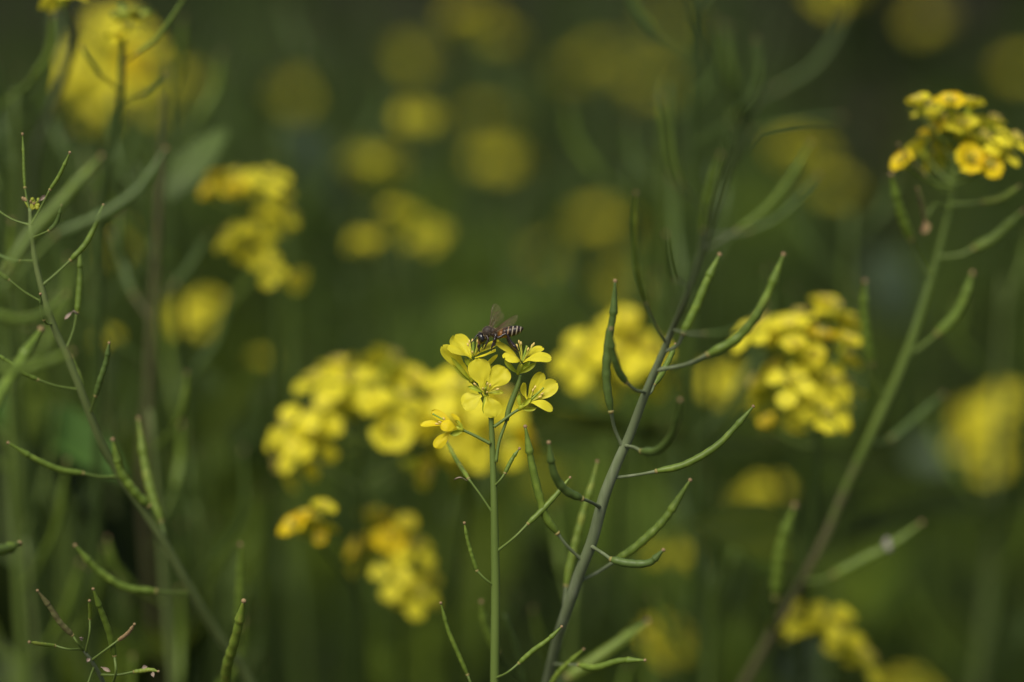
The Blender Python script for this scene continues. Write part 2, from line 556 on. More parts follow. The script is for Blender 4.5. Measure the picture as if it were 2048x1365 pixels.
fo['label'] = 'mass of dark green crop foliage far behind'; fo['category'] = 'foliage'

# ------------------------------------------------------------------ filler plants of the crop: leafy, no flowers
def filler_kind(seed):
    rnd = random.Random(seed)
    H = 0.78
    root = thing('mustard_plant', 'leafy green mustard plant without flowers standing in the blurred crop', 'plant', (0, 0, 0), 'flowerless mustard plants of the blurred crop')
    lean = Vector((rnd.uniform(-0.06, 0.06), rnd.uniform(-0.06, 0.06), 0))
    pts = [Vector((0, 0, -0.02)), Vector((0, 0, H * 0.33)) + lean * 0.3, Vector((0, 0, H * 0.66)) + lean * 0.7, Vector((0, 0, H)) + lean]
    path = catmull(pts, 8)
    mb = MB(); mb.tube(path, lambda t: 0.0040 * (1 - t) + 0.0009, 0, 6)
    for k in range(3):
        i = rnd.randint(12, 19)
        a = rnd.random() * 6.28
        d = Vector((math.cos(a), math.sin(a), 0))
        p0 = path[i]
        top = p0 + d * rnd.uniform(0.06, 0.12) + Vector((0, 0, rnd.uniform(0.12, 0.22)))
        mb.tube(catmull([p0, p0.lerp(top, 0.5) + d * 0.02, top], 5), lambda t: 0.0018 * (1 - t) + 0.0006, 0, 5)
    part('stem', mb, [M_STEM_D], root)
    for k in range(9):
        t = 0.42 + 0.06 * k
        p = path[min(len(path) - 1, int(t * (len(path) - 1)))]
        a = k * 2.4 + rnd.random()
        d = Vector((math.cos(a), math.sin(a), 0))
        q = p + d * 0.016 + Vector((0, 0, 0.012)); e = q + d * rnd.uniform(0.01, 0.03) + Vector((0, 0, 0.05))
        pm = MB(); pm.tube(catmull([p, q, q.lerp(e, 0.5) + d * 0.006, e], 4), lambda t_: 0.0006 if t_ < 0.33 else 0.0019 * (1.2 - t_), 0, 6)
        part('seed_pod', pm, [M_POD_D], root, p)
    az = rnd.random() * 6
    for k in range(9):
        t = 0.12 + 0.085 * k
        p = path[int(t * (len(path) - 1))]
        az += 2.4
        big = k < 7
        put_leaf(root, p, az, R(rnd.uniform(5, 50)), big, rnd.uniform(0.75, 1.1))
    return root

def copy_tree(root):
    r = root.copy(); COL.objects.link(r)
    for ch in root.children:
        c = ch.copy(); COL.objects.link(c); c.parent = r
        for g2 in ch.children:
            d = g2.copy(); COL.objects.link(d); d.parent = c
    return r

DISCS = [
 ('small round blurred yellow flower head at left centre below the hook-shaped cluster', 395, 642, 330, 0.95, ()),
 ('bright round blurred yellow flower head above the gap between hook-shaped cluster and bee', 750, 345, 420, 1.0, ()),
 ('small round blurred yellow flower head just below the top centre-left pair', 835, 245, 380, 0.72, ()),
 ('large blurred yellow flower head nearest the top edge left of centre', 940, 62, 560, 1.12, ((1000, 80, 700, .6),)),
 ('dim blurred yellow flower head left of the large one at the top', 820, 125, 750, 1.25, ()),
 ('dim blurred yellow head, lower of the stacked soft pair at upper centre', 992, 335, 700, 1.45, ()),
 ('very dim blurred yellow head, upper of the stacked soft pair at upper centre', 968, 250, 900, 1.3, ()),
 ('blurred branching yellow flower head with three small lobes at centre left', 800, 440, 300, 0.60, ((852, 478, 300, .6), (735, 495, 290, .55))),
 ('dim wide blurred yellow flower head in the top centre right', 1200, 130, 900, 1.4, ((1150, 150, 950, 1.0), (1260, 150, 950, 1.0))),
 ('faint blurred yellow patch of flowers at the top above the grey-stemmed plant', 1340, 60, 1100, 1.5, ((1310, 180, 1150, 1.4),)),
 ('dim blurred yellow flower head at centre right behind the grey-stemmed plant', 1190, 450, 750, 1.2, ((1240, 470, 760, .9),)),
 ('faint round blurred yellow flower head above the bee to its right', 1098, 522, 850, 1.0, ()),
 ('blurred olive yellow flower head above the one beside the upright pod', 1235, 585, 600, 0.8, ()),
 ('round blurred yellow flower head behind the curved pod tip in the upper right', 1600, 325, 520, 1.15, ()),
 ('dim blurred yellow flower head below right of the upper right one', 1665, 385, 800, 1.2, ()),
 ('round blurred yellow flower head between grey stem and dense flower head', 1442, 782, 330, 0.9, ()),
 ('round blurred yellow flower head low right beside the purple-brown stem', 1528, 1005, 330, 0.9, ()),
 ('small blurred yellow flower head low right of the curved pods', 1345, 1128, 300, 0.75, ()),
 ('small blurred yellow flower head near the bottom right of centre', 1328, 1290, 280, 0.80, ()),
 ('wide dim blurred yellow flower head behind the central curved pods', 1095, 975, 480, 1.15, ()),
 ('large blurred yellow flower head at the right edge of the picture', 1990, 845, 400, 1.2, ((1975, 925, 400, 1.1),)),
 ('dim round blurred yellow flower head in the far top right', 1852, 48, 900, 1.25, ()),
 ('blurred yellow flower head cut by the top edge at right', 1668, -12, 560, 0.9, ()),
 ('blurred yellow flower head cut by the bottom edge at right', 1815, 1392, 260, 0.85, ()),
 ('dim large blurred yellow flower head beside the top left flower head', 345, 175, 560, 1.45, ((320, 215, 580, 1.1),)),
 ('tiny blurred yellow flower head at left below the hook-shaped cluster', 525, 722, 300, 0.36, ()),
 ('faint blurred yellow flower head right under the bee plant flowers', 1155, 790, 700, 1.2, ()),
 ('faint small blurred green-yellow flower head low right', 1300, 1015, 600, 0.6, ()),
 ('faint blurred olive flower head in the upper left centre', 600, 195, 900, 1.1, ()),
 ('faint blurred olive flower head at the right edge near the top', 2040, 150, 900, 1.1, ()),
 ('small blurred yellow-green flower head between the left pod stem and thin stems', 215, 678, 200, 0.33, ()),
 ('faint blurred orange flower head above the bottom right head', 1420, 1080, 350, 0.32, ()),
 ('faint blurred olive flower head behind the left pod stem', 240, 500, 650, 1.0, ()),
]
kinds = [filler_kind(s) for s in range(6)]
used = [False] * 6
rf_ = random.Random(21)
spots = []
tries = 0
while len(spots) < 205 and tries < 20000:
    tries += 1
    y = 0.40 + 2.9 * rf_.random()
    x = rf_.uniform(-1.4, 1.4)
    if not in_wedge(x, y, 0.22): continue
    d_ = (Vector((x, y, 0.6)) - CAM).dot(FWD); pxx = 1024 + x / d_ / PX
    if 1660 < pxx < 1960: continue
    if any((x - a) ** 2 + (y - b) ** 2 < 0.095 ** 2 for a, b in spots): continue
    spots.append((x, y))
for k in range(16):                         # a few beside the picture
    sx = rf_.choice((-1, 1))
    spots.append((sx * rf_.uniform(0.40, 0.6), rf_.uniform(-0.1, 0.42)))
for i, (x, y) in enumerate(spots):
    k = rf_.randrange(6)
    if not used[k]:
        o = kinds[k]; used[k] = True
    else:
        o = copy_tree(kinds[k])
    o.location = (x, y, 0)
    o.rotation_euler = (0, 0, rf_.random() * 6.28)
    s = rf_.uniform(0.72, 1.02) if y > 0.7 else rf_.uniform(0.6, 0.9)
    if y > 1.4: s = rf_.uniform(0.9, 1.1)
    for lab, px_, py_, dz_, s_, ex_ in DISCS:       # keep the crop below the flower heads that stand out of it
        h = W(px_, py_, dz_)
        if h.y < y or dz_ > 560: continue
        f = (y - CAM.y) / (h.y - CAM.y)
        if abs(CAM.x + (h.x - CAM.x) * f - x) < 0.12:
            s = min(s, (CAM.z + (h.z - CAM.z) * f - 0.035) / 0.86)
    o.scale = (s, s, s)

# ------------------------------------------------------------------ plant with the bee: in focus, centre
ST_A = [(982, 833, 0), (985, 900, 1), (988, 1000, 2), (990, 1100, 4), (991, 1200, 6), (989, 1365, 10)]
mbA, pathA, gA = stem_mb(ST_A, [10, 12, 14, 17, 18, 18], to_ground=0, n=14)
plantA = thing('mustard_plant', 'slender mustard plant in sharp focus whose five open yellow flowers carry the bee', 'plant', gA)
part('stem', mbA, [M_STEM], plantA)
leaves_on(plantA, pathA); reg(plantA, pathA)

def C(px, py, z=0.0):
    """point near the focus plane; z in photo pixels toward the camera"""
    return W(px, py, -z * MM * 1000)

def CV(x, y, z):
    return RGT * x + UPV * y - FWD * z

def hero_flower(parent, petals, centre, ped, sepals=(), stamens=(), pistil=None, ma=M_PETAL, calyx=None, label=None, pedw=6):
    """petals: (bx,by,bz, tx,ty,tz, width, (nx,ny,nz), bend[, cup])  in photo pixels"""
    c = C(*centre)
    mb = MB()
    cx = calyx or [(centre[0], centre[1] + 6, centre[2] - 2), centre]
    a, b = C(*cx[0]), C(*cx[1])
    mb.tube([a, a.lerp(b, 0.35), a.lerp(b, 0.8), b], [3.2 * MM, 5.5 * MM, 5 * MM, 3.5 * MM], 0, 10)
    fl = part('flower', mb, [M_SEPAL], parent, c)
    if label: fl['label'] = label
    for i, p in enumerate(petals):
        B, T = C(*p[0:3]), C(*p[3:6])
        m = MB()
        m.grid(petal_fn(B, T, p[6] * MM, CV(*p[7]), p[8], p[9] if len(p) > 9 else 0.12, 0.06, seed=i * 2.7 + centre[0], claw=p[10] if len(p) > 10 else 0.26), 20, 14, 0)
        part('petal', m, [ma], fl, B)
    for s in sepals:
        B, T = C(*s[0:3]), C(*s[3:6])
        m = MB()
        m.grid(petal_fn(B, T, s[6] * MM, CV(*s[7]), 0.1, 0.5, 0.05, claw=0.05, notch=-0.1), 8, 4, 0)
        part('sepal', m, [M_SEPAL], fl, B)
    for s in stamens:
        B, T = C(*s[0:3]), C(*s[3:6])
        m = MB()
        mid = B.lerp(T, 0.5) + CV(0.4, 0, 0.6) * MM * 2
        pth = catmull([B, mid, T], 5)
        m.tube(pth, lambda t: 1.25 * MM * (1 - 0.4 * t), 0, 6)
        d = (T - B).normalized()
        m.ell(T, d.orthogonal().normalized() * 2.1 * MM, d.cross(d.orthogonal().normalized()) * 2.1 * MM, d * 4.2 * MM, 1, 6, 8)
        part('stamen', m, [M_FILA, M_ANTHER], fl, B)
    if pistil:
        B, T = C(*pistil[0:3]), C(*pistil[3:6])
        m = MB(); d = (T - B)
        m.tube([B, B + d * 0.1, B + d * 0.8, B + d * 0.93, T], [2 * MM, 2.6 * MM, 2.2 * MM, 1.9 * MM, 2.6 * MM], 0, 8)
        part('pistil', m, [M_PISTIL], fl, B)
    if ped:
        m = MB()
        pp = catmull([C(*q) for q in ped], 6)
        m.tube(pp, lambda t: pedw * 0.5 * MM * (1.2 - 0.25 * t), 0, 8)
        part('pedicel', m, [M_STEM], fl, pp[0])
    return fl

# flower with the bee
hero_flower(plantA, [
    (944, 714, -3, 908, 672, -22, 46, (0.45, 0.35, 0.8), -0.06, 0.16, 0.2),
    (943, 717, 0, 893, 700, 22, 40, (-0.1, 0.9, 0.5), 0.10, 0.10, 0.2),
    (950, 717, 3, 992, 702, 17, 34, (0.0, 0.97, 0.22), -0.03, 0.14, 0.2),
    (950, 712, -3, 1000, 684, -26, 34, (-0.1, 0.95, 0.3), 0.03, 0.14, 0.2)],
    (946, 716, 0), [(981, 836, -2), (966, 800, -16), (952, 765, -14), (947, 742, -4)],
    sepals=[(945, 738, 0, 958, 716, 8, 9, (0.2, 0.2, 1)), (944, 738, 0, 930, 716, 8, 9, (-0.2, 0.2, 1)), (944, 738, -3, 940, 714, -8, 9, (0, 0.2, -1))],
    stamens=[(944, 712, 0, 939, 684, 2), (946, 712, 2, 936, 690, 6), (947, 712, 3, 945, 705, 9), (949, 712, 0, 955, 682, 3), (950, 711, -3, 958, 686, -4), (945, 712, -3, 945, 682, -6)],
    pistil=(946, 714, 1, 947, 684, 2), calyx=[(946, 744, -3), (946, 724, 0)], label='open yellow flower the bee is feeding on')
# half open flower just under it
hero_flower(plantA, [
    (940, 757, -6, 884, 692, -2, 30, (-0.45, 0.25, 0.85), -0.10, -0.10, 0.25),
    (944, 755, -12, 996, 711, -16, 14, (0.0, 0.9, 0.5), -0.02, 0.2, 0.25),
    (940, 758, -2, 912, 724, 8, 22, (-0.3, 0.3, 0.9), -0.08, -0.1, 0.2)],
    (944, 760, -8), [(982, 842, -3), (972, 812, -14), (957, 780, -14), (944, 764, -9)],
    sepals=[(943, 763, -5, 903, 716, 7, 9, (-0.3, 0.4, 0.9)), (943, 764, -7, 908, 730, 3, 8, (-0.5, -0.2, 0.8)), (944, 762, -10, 962, 738, -8, 8, (0.5, 0.4, 0.5))],
    calyx=[(945, 766, -9), (940, 756, -7)], label='half open yellow flower with long green sepals below the bee')
# right flower, seen obliquely
hero_flower(plantA, [
    (1040, 722, -4, 991, 687, -6, 26, (0.25, 0.9, 0.45), 0.05, 0.15, 0.2),
    (1042, 725, 2, 1010, 715, 26, 42, (-0.15, 0.8, 0.6), 0.20, -0.16, 0.2),
    (1046, 724, 3, 1103, 717, 14, 34, (0.05, 0.8, 0.6), 0.14, -0.06, 0.22),
    (1048, 718, -4, 1086, 696, -22, 30, (-0.1, 0.9, 0.4), 0.04, 0.1, 0.2)],
    (1043, 726, 0), [(992, 925, -6), (998, 885, -7), (1013, 842, -8)],
    sepals=[(1035, 746, -2, 1010, 718, 8, 11, (-0.5, 0.0, 0.9)), (1037, 747, 0, 1071, 724, 4, 11, (0.4, -0.3, 0.8)), (1036, 746, -4, 1058, 722, -12, 11, (0.5, 0.2, 0.5))],
    stamens=[(1044, 722, 1, 1038, 684, -2), (1044, 722, 1, 1042, 687, 5), (1047, 722, 1, 1067, 689, 4), (1046, 722, 1, 1064, 692, -3), (1043, 722, 1, 1034, 692, 3), (1046, 724, 4, 1056, 699, 9)],
    pistil=(1045, 724, 2, 1054, 692, 2), calyx=[(1036, 750, -3), (1042, 728, 0)], label='open yellow flower touched by the hind leg of the bee')
# its thickened stalk
m = MB()
pp = catmull([C(1013, 842, -8), C(1017, 822, -8), C(1026, 796, -7), C(1036, 770, -5), C(1041, 750, -3)], 8)
m.tube(pp, [r * 0.5 * MM for r in [6 + 6 * math.sin(math.pi * min(1, i / (len(pp) - 1) + 0.12)) ** 0.6 for i in range(len(pp))]], 0, 10)
part('branch', m, [M_STEM], plantA, pp[0])
# front centre flower, facing the camera
hero_flower(plantA, [
    (968, 782, 7, 954, 718, 12, 45, (0.0, 0.30, 1), 0.03, 0.04, 0.22),
    (978, 780, 7, 1012, 736, 9, 44, (0.05, 0.28, 1), 0.03, 0.04, 0.22),
    (963, 791, 6, 924, 812, 4, 40, (-0.05, 0.45, 1), 0.03, -0.02, 0.12),
    (974, 793, 6, 992, 834, 10, 38, (0.0, 0.45, 1), 0.03, -0.02, 0.12)],
    (971, 788, 5), [(984, 850, 0), (984, 828, -8), (976, 800, -8)],
    sepals=[(968, 786, 3, 936, 775, 6, 10, (0, 0.5, 1)), (975, 787, 3, 1007, 787, 6, 10, (0, 0.5, 1)), (970, 792, 3, 967, 826, 5, 7, (0, 0.1, 1)), (972, 782, 2, 974, 762, 2, 6, (0, 0.1, 1))],
    stamens=[(970, 788, 6, 966, 778, 20), (972, 788, 6, 974, 785, 22), (973, 787, 6, 995, 779, 14), (969, 787, 6, 950, 769, 12), (971, 786, 6, 975, 768, 17), (973, 785, 6, 980, 771, 14)],
    pistil=(971, 788, 6, 971, 776, 24), calyx=[(975, 800, -7), (971, 788, 4)], label='open yellow flower turned straight towards the camera')
# right lower flower, seen from the side
hero_flower(plantA, [
    (1052, 804, 0, 1084, 745, -6, 28, (0.3, -0.15, 1), 0.02, 0.2, 0.22),
    (1058, 805, -2, 1114, 765, -4, 34, (0.1, 0.35, 1), 0.02, 0.12, 0.22),
    (1056, 803, 4, 1045, 766, 16, 16, (0.6, -0.1, 0.8), -0.16, 0.25, 0.25),
    (1056, 805, 4, 1106, 820, 14, 26, (0.1, 0.75, 0.65), 0.16, -0.14, 0.2)],
    (1052, 808, 0), [(988, 854, 0), (1005, 842, 0), (1024, 828, 0), (1038, 819, 0)],
    sepals=[(1042, 816, 0, 1040, 788, 4, 10, (-0.6, 0, 0.8)), (1044, 818, 0, 1072, 816, 4, 9, (0, -0.5, 0.9)), (1044, 815, 2, 1062, 796, 9, 9, (0.2, 0.2, 1))],
    stamens=[(1058, 803, 4, 1070, 775, 6), (1058, 804, 4, 1066, 781, 9), (1060, 804, 4, 1084, 788, 6), (1060, 804, 4, 1080, 794, 8)],
    pistil=(1058, 804, 4, 1087, 776, 10), calyx=[(1037, 820, 0), (1054, 806, 1)], label='cupped yellow flower seen from the side on the right')
# left lower flower, older and deeper yellow
hero_flower(plantA, [
    (908, 852, 2, 862, 824, 0, 22, (0.1, 0.6, 0.8), 0.06, 0.25, 0.2),
    (905, 855, 2, 840, 852, 4, 20, (0.0, 0.8, 0.6), 0.10, 0.2, 0.2),
    (914, 858, 6, 882, 850, 16, 26, (-0.1, 0.5, 0.9), 0.18, -0.15, 0.15),
    (905, 858, 4, 869, 896, 6, 23, (-0.3, -0.2, 1), 0.03, -0.1, 0.25),
    (924, 860, -2, 902, 828, -2, 14, (0.5, 0.6, 0.6), 0.12, 0.1, 0.15)],
    (914, 856, 2), [(981, 888, 0), (962, 878, 0), (942, 868, 0), (927, 861, 0)],
    sepals=[(925, 862, 2, 900, 868, 8, 12, (0, -0.3, 1)), (926, 860, 0, 910, 842, 4, 9, (0.3, 0.5, 0.8))],
    stamens=[(900, 852, 4, 888, 838, 8), (902, 854, 6, 874, 848, 10), (900, 854, 6, 880, 845, 12)],
    pistil=(903, 850, 4, 865, 828, 6), ma=M_PETAL_MID, calyx=[(928, 862, 0), (912, 855, 2)], label='wilting deep yellow flower drooping on the left')

# pods of the bee plant: pedicel, body, dz at joint, dz at tip, width
for ped, body, z0, z1, wpx, ma in [
    ([(989, 974), (1000, 961), (1010, 947)], [(1010, 947), (1018, 930), (1027, 914), (1038, 899)], 0, 0, 9, M_POD),
    ([(985, 1031), (962, 992), (937, 958)], [(937, 958), (922, 935), (908, 912), (894, 884)], 2, 18, 10, M_POD_Y),
    ([(996, 1106), (1028, 1076), (1056, 1048)], [(1056, 1048), (1080, 1025), (1110, 993), (1139, 957)], 2, 4, 13, M_POD),
    ([(988, 1174), (972, 1160), (954, 1142)], [(954, 1142), (944, 1112), (935, 1080), (929, 1048)], 4, 2, 9, M_POD),
    ([(992, 1363), (1014, 1346), (1038, 1327)], [(1038, 1327), (1066, 1302), (1095, 1281), (1122, 1255)], 6, 4, 12, M_POD),
    ([(985, 1450), (955, 1400), (935, 1350)], [(935, 1350), (915, 1305), (896, 1260), (882, 1208)], 10, 6, 10, M_POD)]:
    pod_object(plantA, ped, body, z0, z1, wpx, ma)
# a shrivelled petal hanging on a pod
m = MB(); m.grid(petal_fn(C(934, 962, 2), C(908, 960, 4), 4 * MM, CV(0, 1, 0.4), 0.2, 0.6, 0.3, 3), 8, 4, 0)
part('dry_petal', m, [M_DRY], plantA, C(934, 962, 2))

# ------------------------------------------------------------------ grey stemmed pod plant, right of the bee
ST_B = [(1560, 30, -143), (1535, 120, -127), (1508, 200, -112), (1478, 280, -97), (1452, 350, -83), (1430, 420, -73), (1402, 510, -56), (1375, 590, -41), (1345, 660, -19), (1318, 724, -12),
        (1290, 790, -7), (1260, 870, -2), (1235, 925, 0), (1208, 995, 3), (1185, 1080, 7), (1160, 1145, 11), (1130, 1232, 18), (1112, 1290, 26), (1095, 1365, 36)]
mbB, pathB, gB = stem_mb(ST_B, [4, 5, 6, 7, 8, 9, 10, 12, 13, 15, 17, 19, 20, 23, 23, 23, 22, 21, 20], to_ground=0, n=14)
plantB = thing('mustard_plant', 'tall leaning mustard plant gone to seed with waxy grey stem and many curved pods', 'plant', gB)
part('stem', mbB, [M_STEM_G], plantB)
leaves_on(plantB, pathB); reg(plantB, pathB)
for ped, body, zp, z0, z1, wpx, ma in [
    ([(1155, 1120), (1136, 1094), (1115, 1067)], [(1115, 1067), (1092, 1035), (1078, 990), (1064, 930), (1051, 856)], 8, 5, 0, 18, M_POD),
    ([(1195, 1014), (1180, 1004), (1164, 998)], [(1164, 998), (1130, 980), (1108, 945), (1098, 888)], 0, -7, -16, 19, M_POD_D),
    ([(1126, 1240), (1128, 1215), (1132, 1172)], [(1132, 1172), (1145, 1110), (1165, 1030), (1182, 975), (1194, 926)], 20, 24, 26, 18, M_POD_Y),
    ([(1186, 1098), (1204, 1106), (1222, 1119)], [(1222, 1119), (1255, 1127), (1298, 1126), (1325, 1102)], 4, -3, -8, 18, M_POD_D),
    ([(1163, 1172), (1195, 1145), (1230, 1122)], [(1230, 1122), (1275, 1092), (1330, 1038), (1379, 963)], 12, 14, 10, 19, M_POD),
    ([(1240, 966), (1275, 950), (1312, 943)], [(1312, 943), (1368, 930), (1430, 895), (1475, 850), (1505, 815)], 2, 0, -1, 16, M_POD),
    ([(1256, 892), (1268, 895), (1283, 903)], [(1283, 903), (1318, 900), (1348, 862), (1360, 802)], -4, -14, -41, 18, M_POD_D),
    ([(1238, 893), (1230, 860), (1222, 824)], [(1222, 824), (1213, 760), (1216, 690), (1226, 630), (1230, 565)], 0, -6, -12, 19, M_POD_D),
    ([(1294, 787), (1272, 781), (1252, 766)], [(1252, 766), (1236, 742), (1226, 705), (1222, 660)], -9, -16, -24, 17, M_POD_D),
    ([(1296, 800), (1302, 785), (1308, 770)], [(1308, 770), (1325, 745), (1340, 715), (1350, 690)], -4, -1, 6, 13, M_POD),
    ([(1330, 748), (1370, 730), (1415, 710)], [(1415, 710), (1480, 672), (1530, 600), (1566, 512)], -12, -21, -26, 21, M_POD),
    ([(1345, 710), (1354, 692), (1366, 668)], [(1366, 668), (1392, 615), (1415, 560), (1438, 512)], -14, -18, -20, 20, M_POD),
    ([(1328, 688), (1306, 640), (1292, 606)], [(1292, 606), (1276, 545), (1268, 470), (1272, 388)], -19, -28, -48, 12, M_POD),
    ([(1346, 664), (1376, 667), (1410, 668)], [(1410, 668), (1450, 665), (1495, 645), (1530, 612)], -22, -53, -77, 10, M_POD_D),
    ([(1416, 508), (1445, 480), (1475, 460)], [(1475, 460), (1530, 420), (1578, 360), (1622, 286)], -59, -63, -67, 14, M_POD),
    ([(1436, 478), (1468, 468), (1500, 462)], [(1500, 462), (1550, 440), (1596, 400), (1636, 352)], -70, -74, -77, 12, M_POD_D),
    ([(1404, 505), (1402, 480), (1406, 460)], [(1406, 460), (1412, 410), (1424, 360), (1440, 312)], -57, -62, -70, 14, M_POD),
    ([(1420, 440), (1390, 400), (1360, 370)], [(1360, 370), (1342, 320), (1332, 260), (1320, 200)], -71, -85, -92, 12, M_POD),
    ([(1385, 575), (1366, 566), (1350, 560)], [(1350, 560), (1340, 530), (1334, 500), (1332, 470)], -43, -53, -64, 9, M_POD_D),
    ([(1470, 300), (1462, 268), (1466, 240)], [(1466, 240), (1470, 190), (1455, 120), (1440, 50)], -98, -108, -115, 11, M_POD),
    ([(1500, 220), (1530, 190), (1560, 175)], [(1560, 175), (1620, 140), (1660, 90), (1690, 30)], -112, -115, -115, 11, M_POD_D),
    ([(1460, 330), (1490, 290), (1510, 262)], [(1510, 262), (1560, 250), (1620, 240), (1680, 236)], -90, -101, -108, 9, M_POD_D),
    ([(1200, 1365 + 60), (1140, 1395), (1100, 1372)], [(1100, 1372), (1118, 1345), (1142, 1322), (1166, 1300)], 30, 26, 20, 12, M_POD_Y),
    ([(1096, 1330), (1130, 1330), (1158, 1330)], [(1158, 1330), (1190, 1336), (1240, 1322), (1288, 1321)], 30, 18, 8, 15, M_POD)]:
    pod_object(plantB, ped, body, z0, z1, wpx, ma, zp=zp, ped_mat=M_STEM_G)
mb = MB()
q = catmull([W(1492, 244, -106), W(1466, 190, -114), W(1430, 110, -122), W(1392, 20, -130), W(1370, -70, -136)], 8)
mb.tube(q, lambda t: 0.00065 * (1.4 - t), 0, 8)
part('branch', mb, [M_STEM_D], plantB, q[0])

# ------------------------------------------------------------------ plants that carry heads of soft flowers
def head_plant(label, stem, widths, flowers, dz, s=1.0, smat=M_STEM, low=None, pods=(), leaves=True, buds=None, old=0.05, up=0.0, hub=None, name='mustard_plant', rj=8, group=None, ms=1.0):
    if dz > 75: widths = [w_ * 0.68 for w_ in widths]
    mb, path, gp = stem_mb(stem, widths, to_ground=0, n=10)
    pl = thing(name, label, 'plant', gp, group)
    if low:
        mb.m = [1 if mb.v[f[0]].z < low[1] + 0.01 * math.sin(k * 1.7) else 0 for k, f in enumerate(mb.f)]
    part('stem', mb, [smat, low[0]] if low else [smat], pl)
    if leaves: leaves_on(pl, path)
    reg(pl, path)
    top = W(*stem[0])
    cx = sum(f[0] for f in flowers) / max(1, len(flowers)); cy = sum(f[1] for f in flowers) / max(1, len(flowers))
    hc = W(cx, cy + 10, dz)
    for f in flowers:
        z = dz + random.uniform(-rj, rj)
        p = W(f[0], f[1], z)
        ax = (p - hc)
        ax = ax.normalized() * 0.9 + UPV * random.uniform(0.3 + up, 1.3 + up) - FWD * random.uniform(0.1, 0.8) * (1 - 1.2 * up)
        sc = (f[2] if len(f) > 2 else 1.0) * s
        # join the stem at the nearest point of its top part
        cand = path[:max(3, len(path) // 3)]
        j = min(cand, key=lambda c_: (c_ - (p + Vector((0, 0, -0.006)))).length + (0.02 if c_.z > p.z + 0.002 else 0))
        place_flower(pl, p, ax, sc, old=random.random() < old or (len(f) > 3 and f[3]), pedicel_from=j)
    if buds:
        b = MB()
        bc = W(*buds[:3])
        for k in range(buds[3] if len(buds) > 3 else 9):
            d = Vector((random.uniform(-1, 1), random.uniform(-1, 1), random.uniform(0, 1))).normalized()
            c_ = bc + d * 0.0035
            b.ell(c_, d.orthogonal().normalized() * 0.0011, d.cross(d.orthogonal().normalized()) * 0.0011, d * 0.0024, 0, 6, 8)
        b.tube([top, top.lerp(bc, 0.5) , bc], [0.0006] * 3, 0, 6)
        part('flower_buds', b, [M_BUD], pl, bc)
    for ped, body, zp, z0, z1, wpx, ma in pods:
        pod_object(pl, ped, body, z0, z1, wpx, ma, zp=zp, ped_mat=smat)
    return pl

# right: plant with the flower head near the top right corner
pC = head_plant('tall mustard plant with yellow flower head near the top right corner, stem brown below',
    [(1912, 290, 58), (1908, 360, 60), (1898, 420, 62), (1878, 500, 64), (1850, 600, 66), (1812, 715, 70), (1762, 830, 76), (1700, 960, 84), (1640, 1095, 92), (1560, 1240, 104), (1490, 1365, 116)],
    [6, 8, 10, 12, 15, 20, 23, 17, 16, 17, 18],
    [(1838, 212), (1868, 222), (1900, 212), (1940, 216), (1872, 268), (1908, 282), (1962, 282), (1842, 302), (1880, 314), (1938, 322, 1, 1), (2026, 284), (2008, 306), (1808, 326, .8, 1), (1972, 334, 1, 1), (1895, 248), (1925, 258), (1985, 250)],
    60, 0.76, M_STEM, low=(M_STEM_P, W(1700, 960, 84).z), old=0.06, up=0.3, rj=10, pods=[
    ([(1762, 800), (1752, 760), (1744, 728)], [(1744, 728), (1734, 680), (1728, 620), (1730, 566)], 74, 68, 60, 20, M_POD),
    ([(1848, 552), (1836, 512), (1822, 478)], [(1822, 478), (1806, 440), (1794, 400), (1783, 352)], 66, 58, 50, 20, M_POD),
    ([(1892, 520), (1920, 510), (1948, 497)], [(1948, 497), (1985, 478), (2015, 450), (2044, 424)], 64, 64, 62, 20, M_POD),
    ([(1906, 408), (1936, 408), (1966, 404)], [(1966, 404), (1990, 400), (2015, 390), (2036, 374)], 60, 58, 56, 15, M_POD_Y),
    ([(1908, 385), (1880, 378), (1850, 350)], [(1850, 350), (1832, 330), (1815, 312), (1798, 290)], 60, 55, 50, 7, M_POD_B),
    ([(1900, 420), (1870, 410), (1850, 440)], [(1850, 440), (1846, 420), (1842, 400), (1836, 380)], 60, 55, 50, 9, M_POD_B),
    ([(1818, 716), (1848, 690), (1876, 668)], [(1876, 668), (1908, 636), (1930, 596), (1944, 550)], 70, 66, 62, 23, M_POD),
    ([(1742, 890), (1762, 886), (1782, 880)], [(1782, 880), (1818, 850), (1850, 822), (1884, 792)], 80, 92, 100, 20, M_POD_D),
    ([(1612, 1168), (1640, 1162), (1668, 1150)], [(1668, 1150), (1730, 1118), (1785, 1090), (1840, 1048)], 96, 92, 88, 21, M_POD),
    ([(1550, 1260), (1550, 1225), (1552, 1195)], [(1552, 1195), (1556, 1140), (1566, 1080), (1588, 1015)], 106, 80, 72, 26, M_POD)])
m = MB(); c_ = W(1779, 1090, 86)
for k in range(5):
    m.ell(c_ + Vector((random.uniform(-1, 1), random.uniform(-1, 1), random.uniform(-1, 1))) * 0.0009, Vector((.0007, 0, 0)), Vector((0, .0008, 0)), Vector((0, 0, .0012)), 0)
part('dried_fleck', m, [M_WHITE], pC, c_)
m = MB()
for k in range(4):
    m.grid(petal_fn(W(1850, 442, 55), W(1850 + random.uniform(-18, 18), 462 + random.uniform(-6, 8), 55 + random.uniform(-2, 2)), 0.0018, -FWD, 0.1, 0.4, 0.3, k), 6, 4, 0)
part('dry_petal', m, [M_TIP], pC, W(1850, 442, 55))

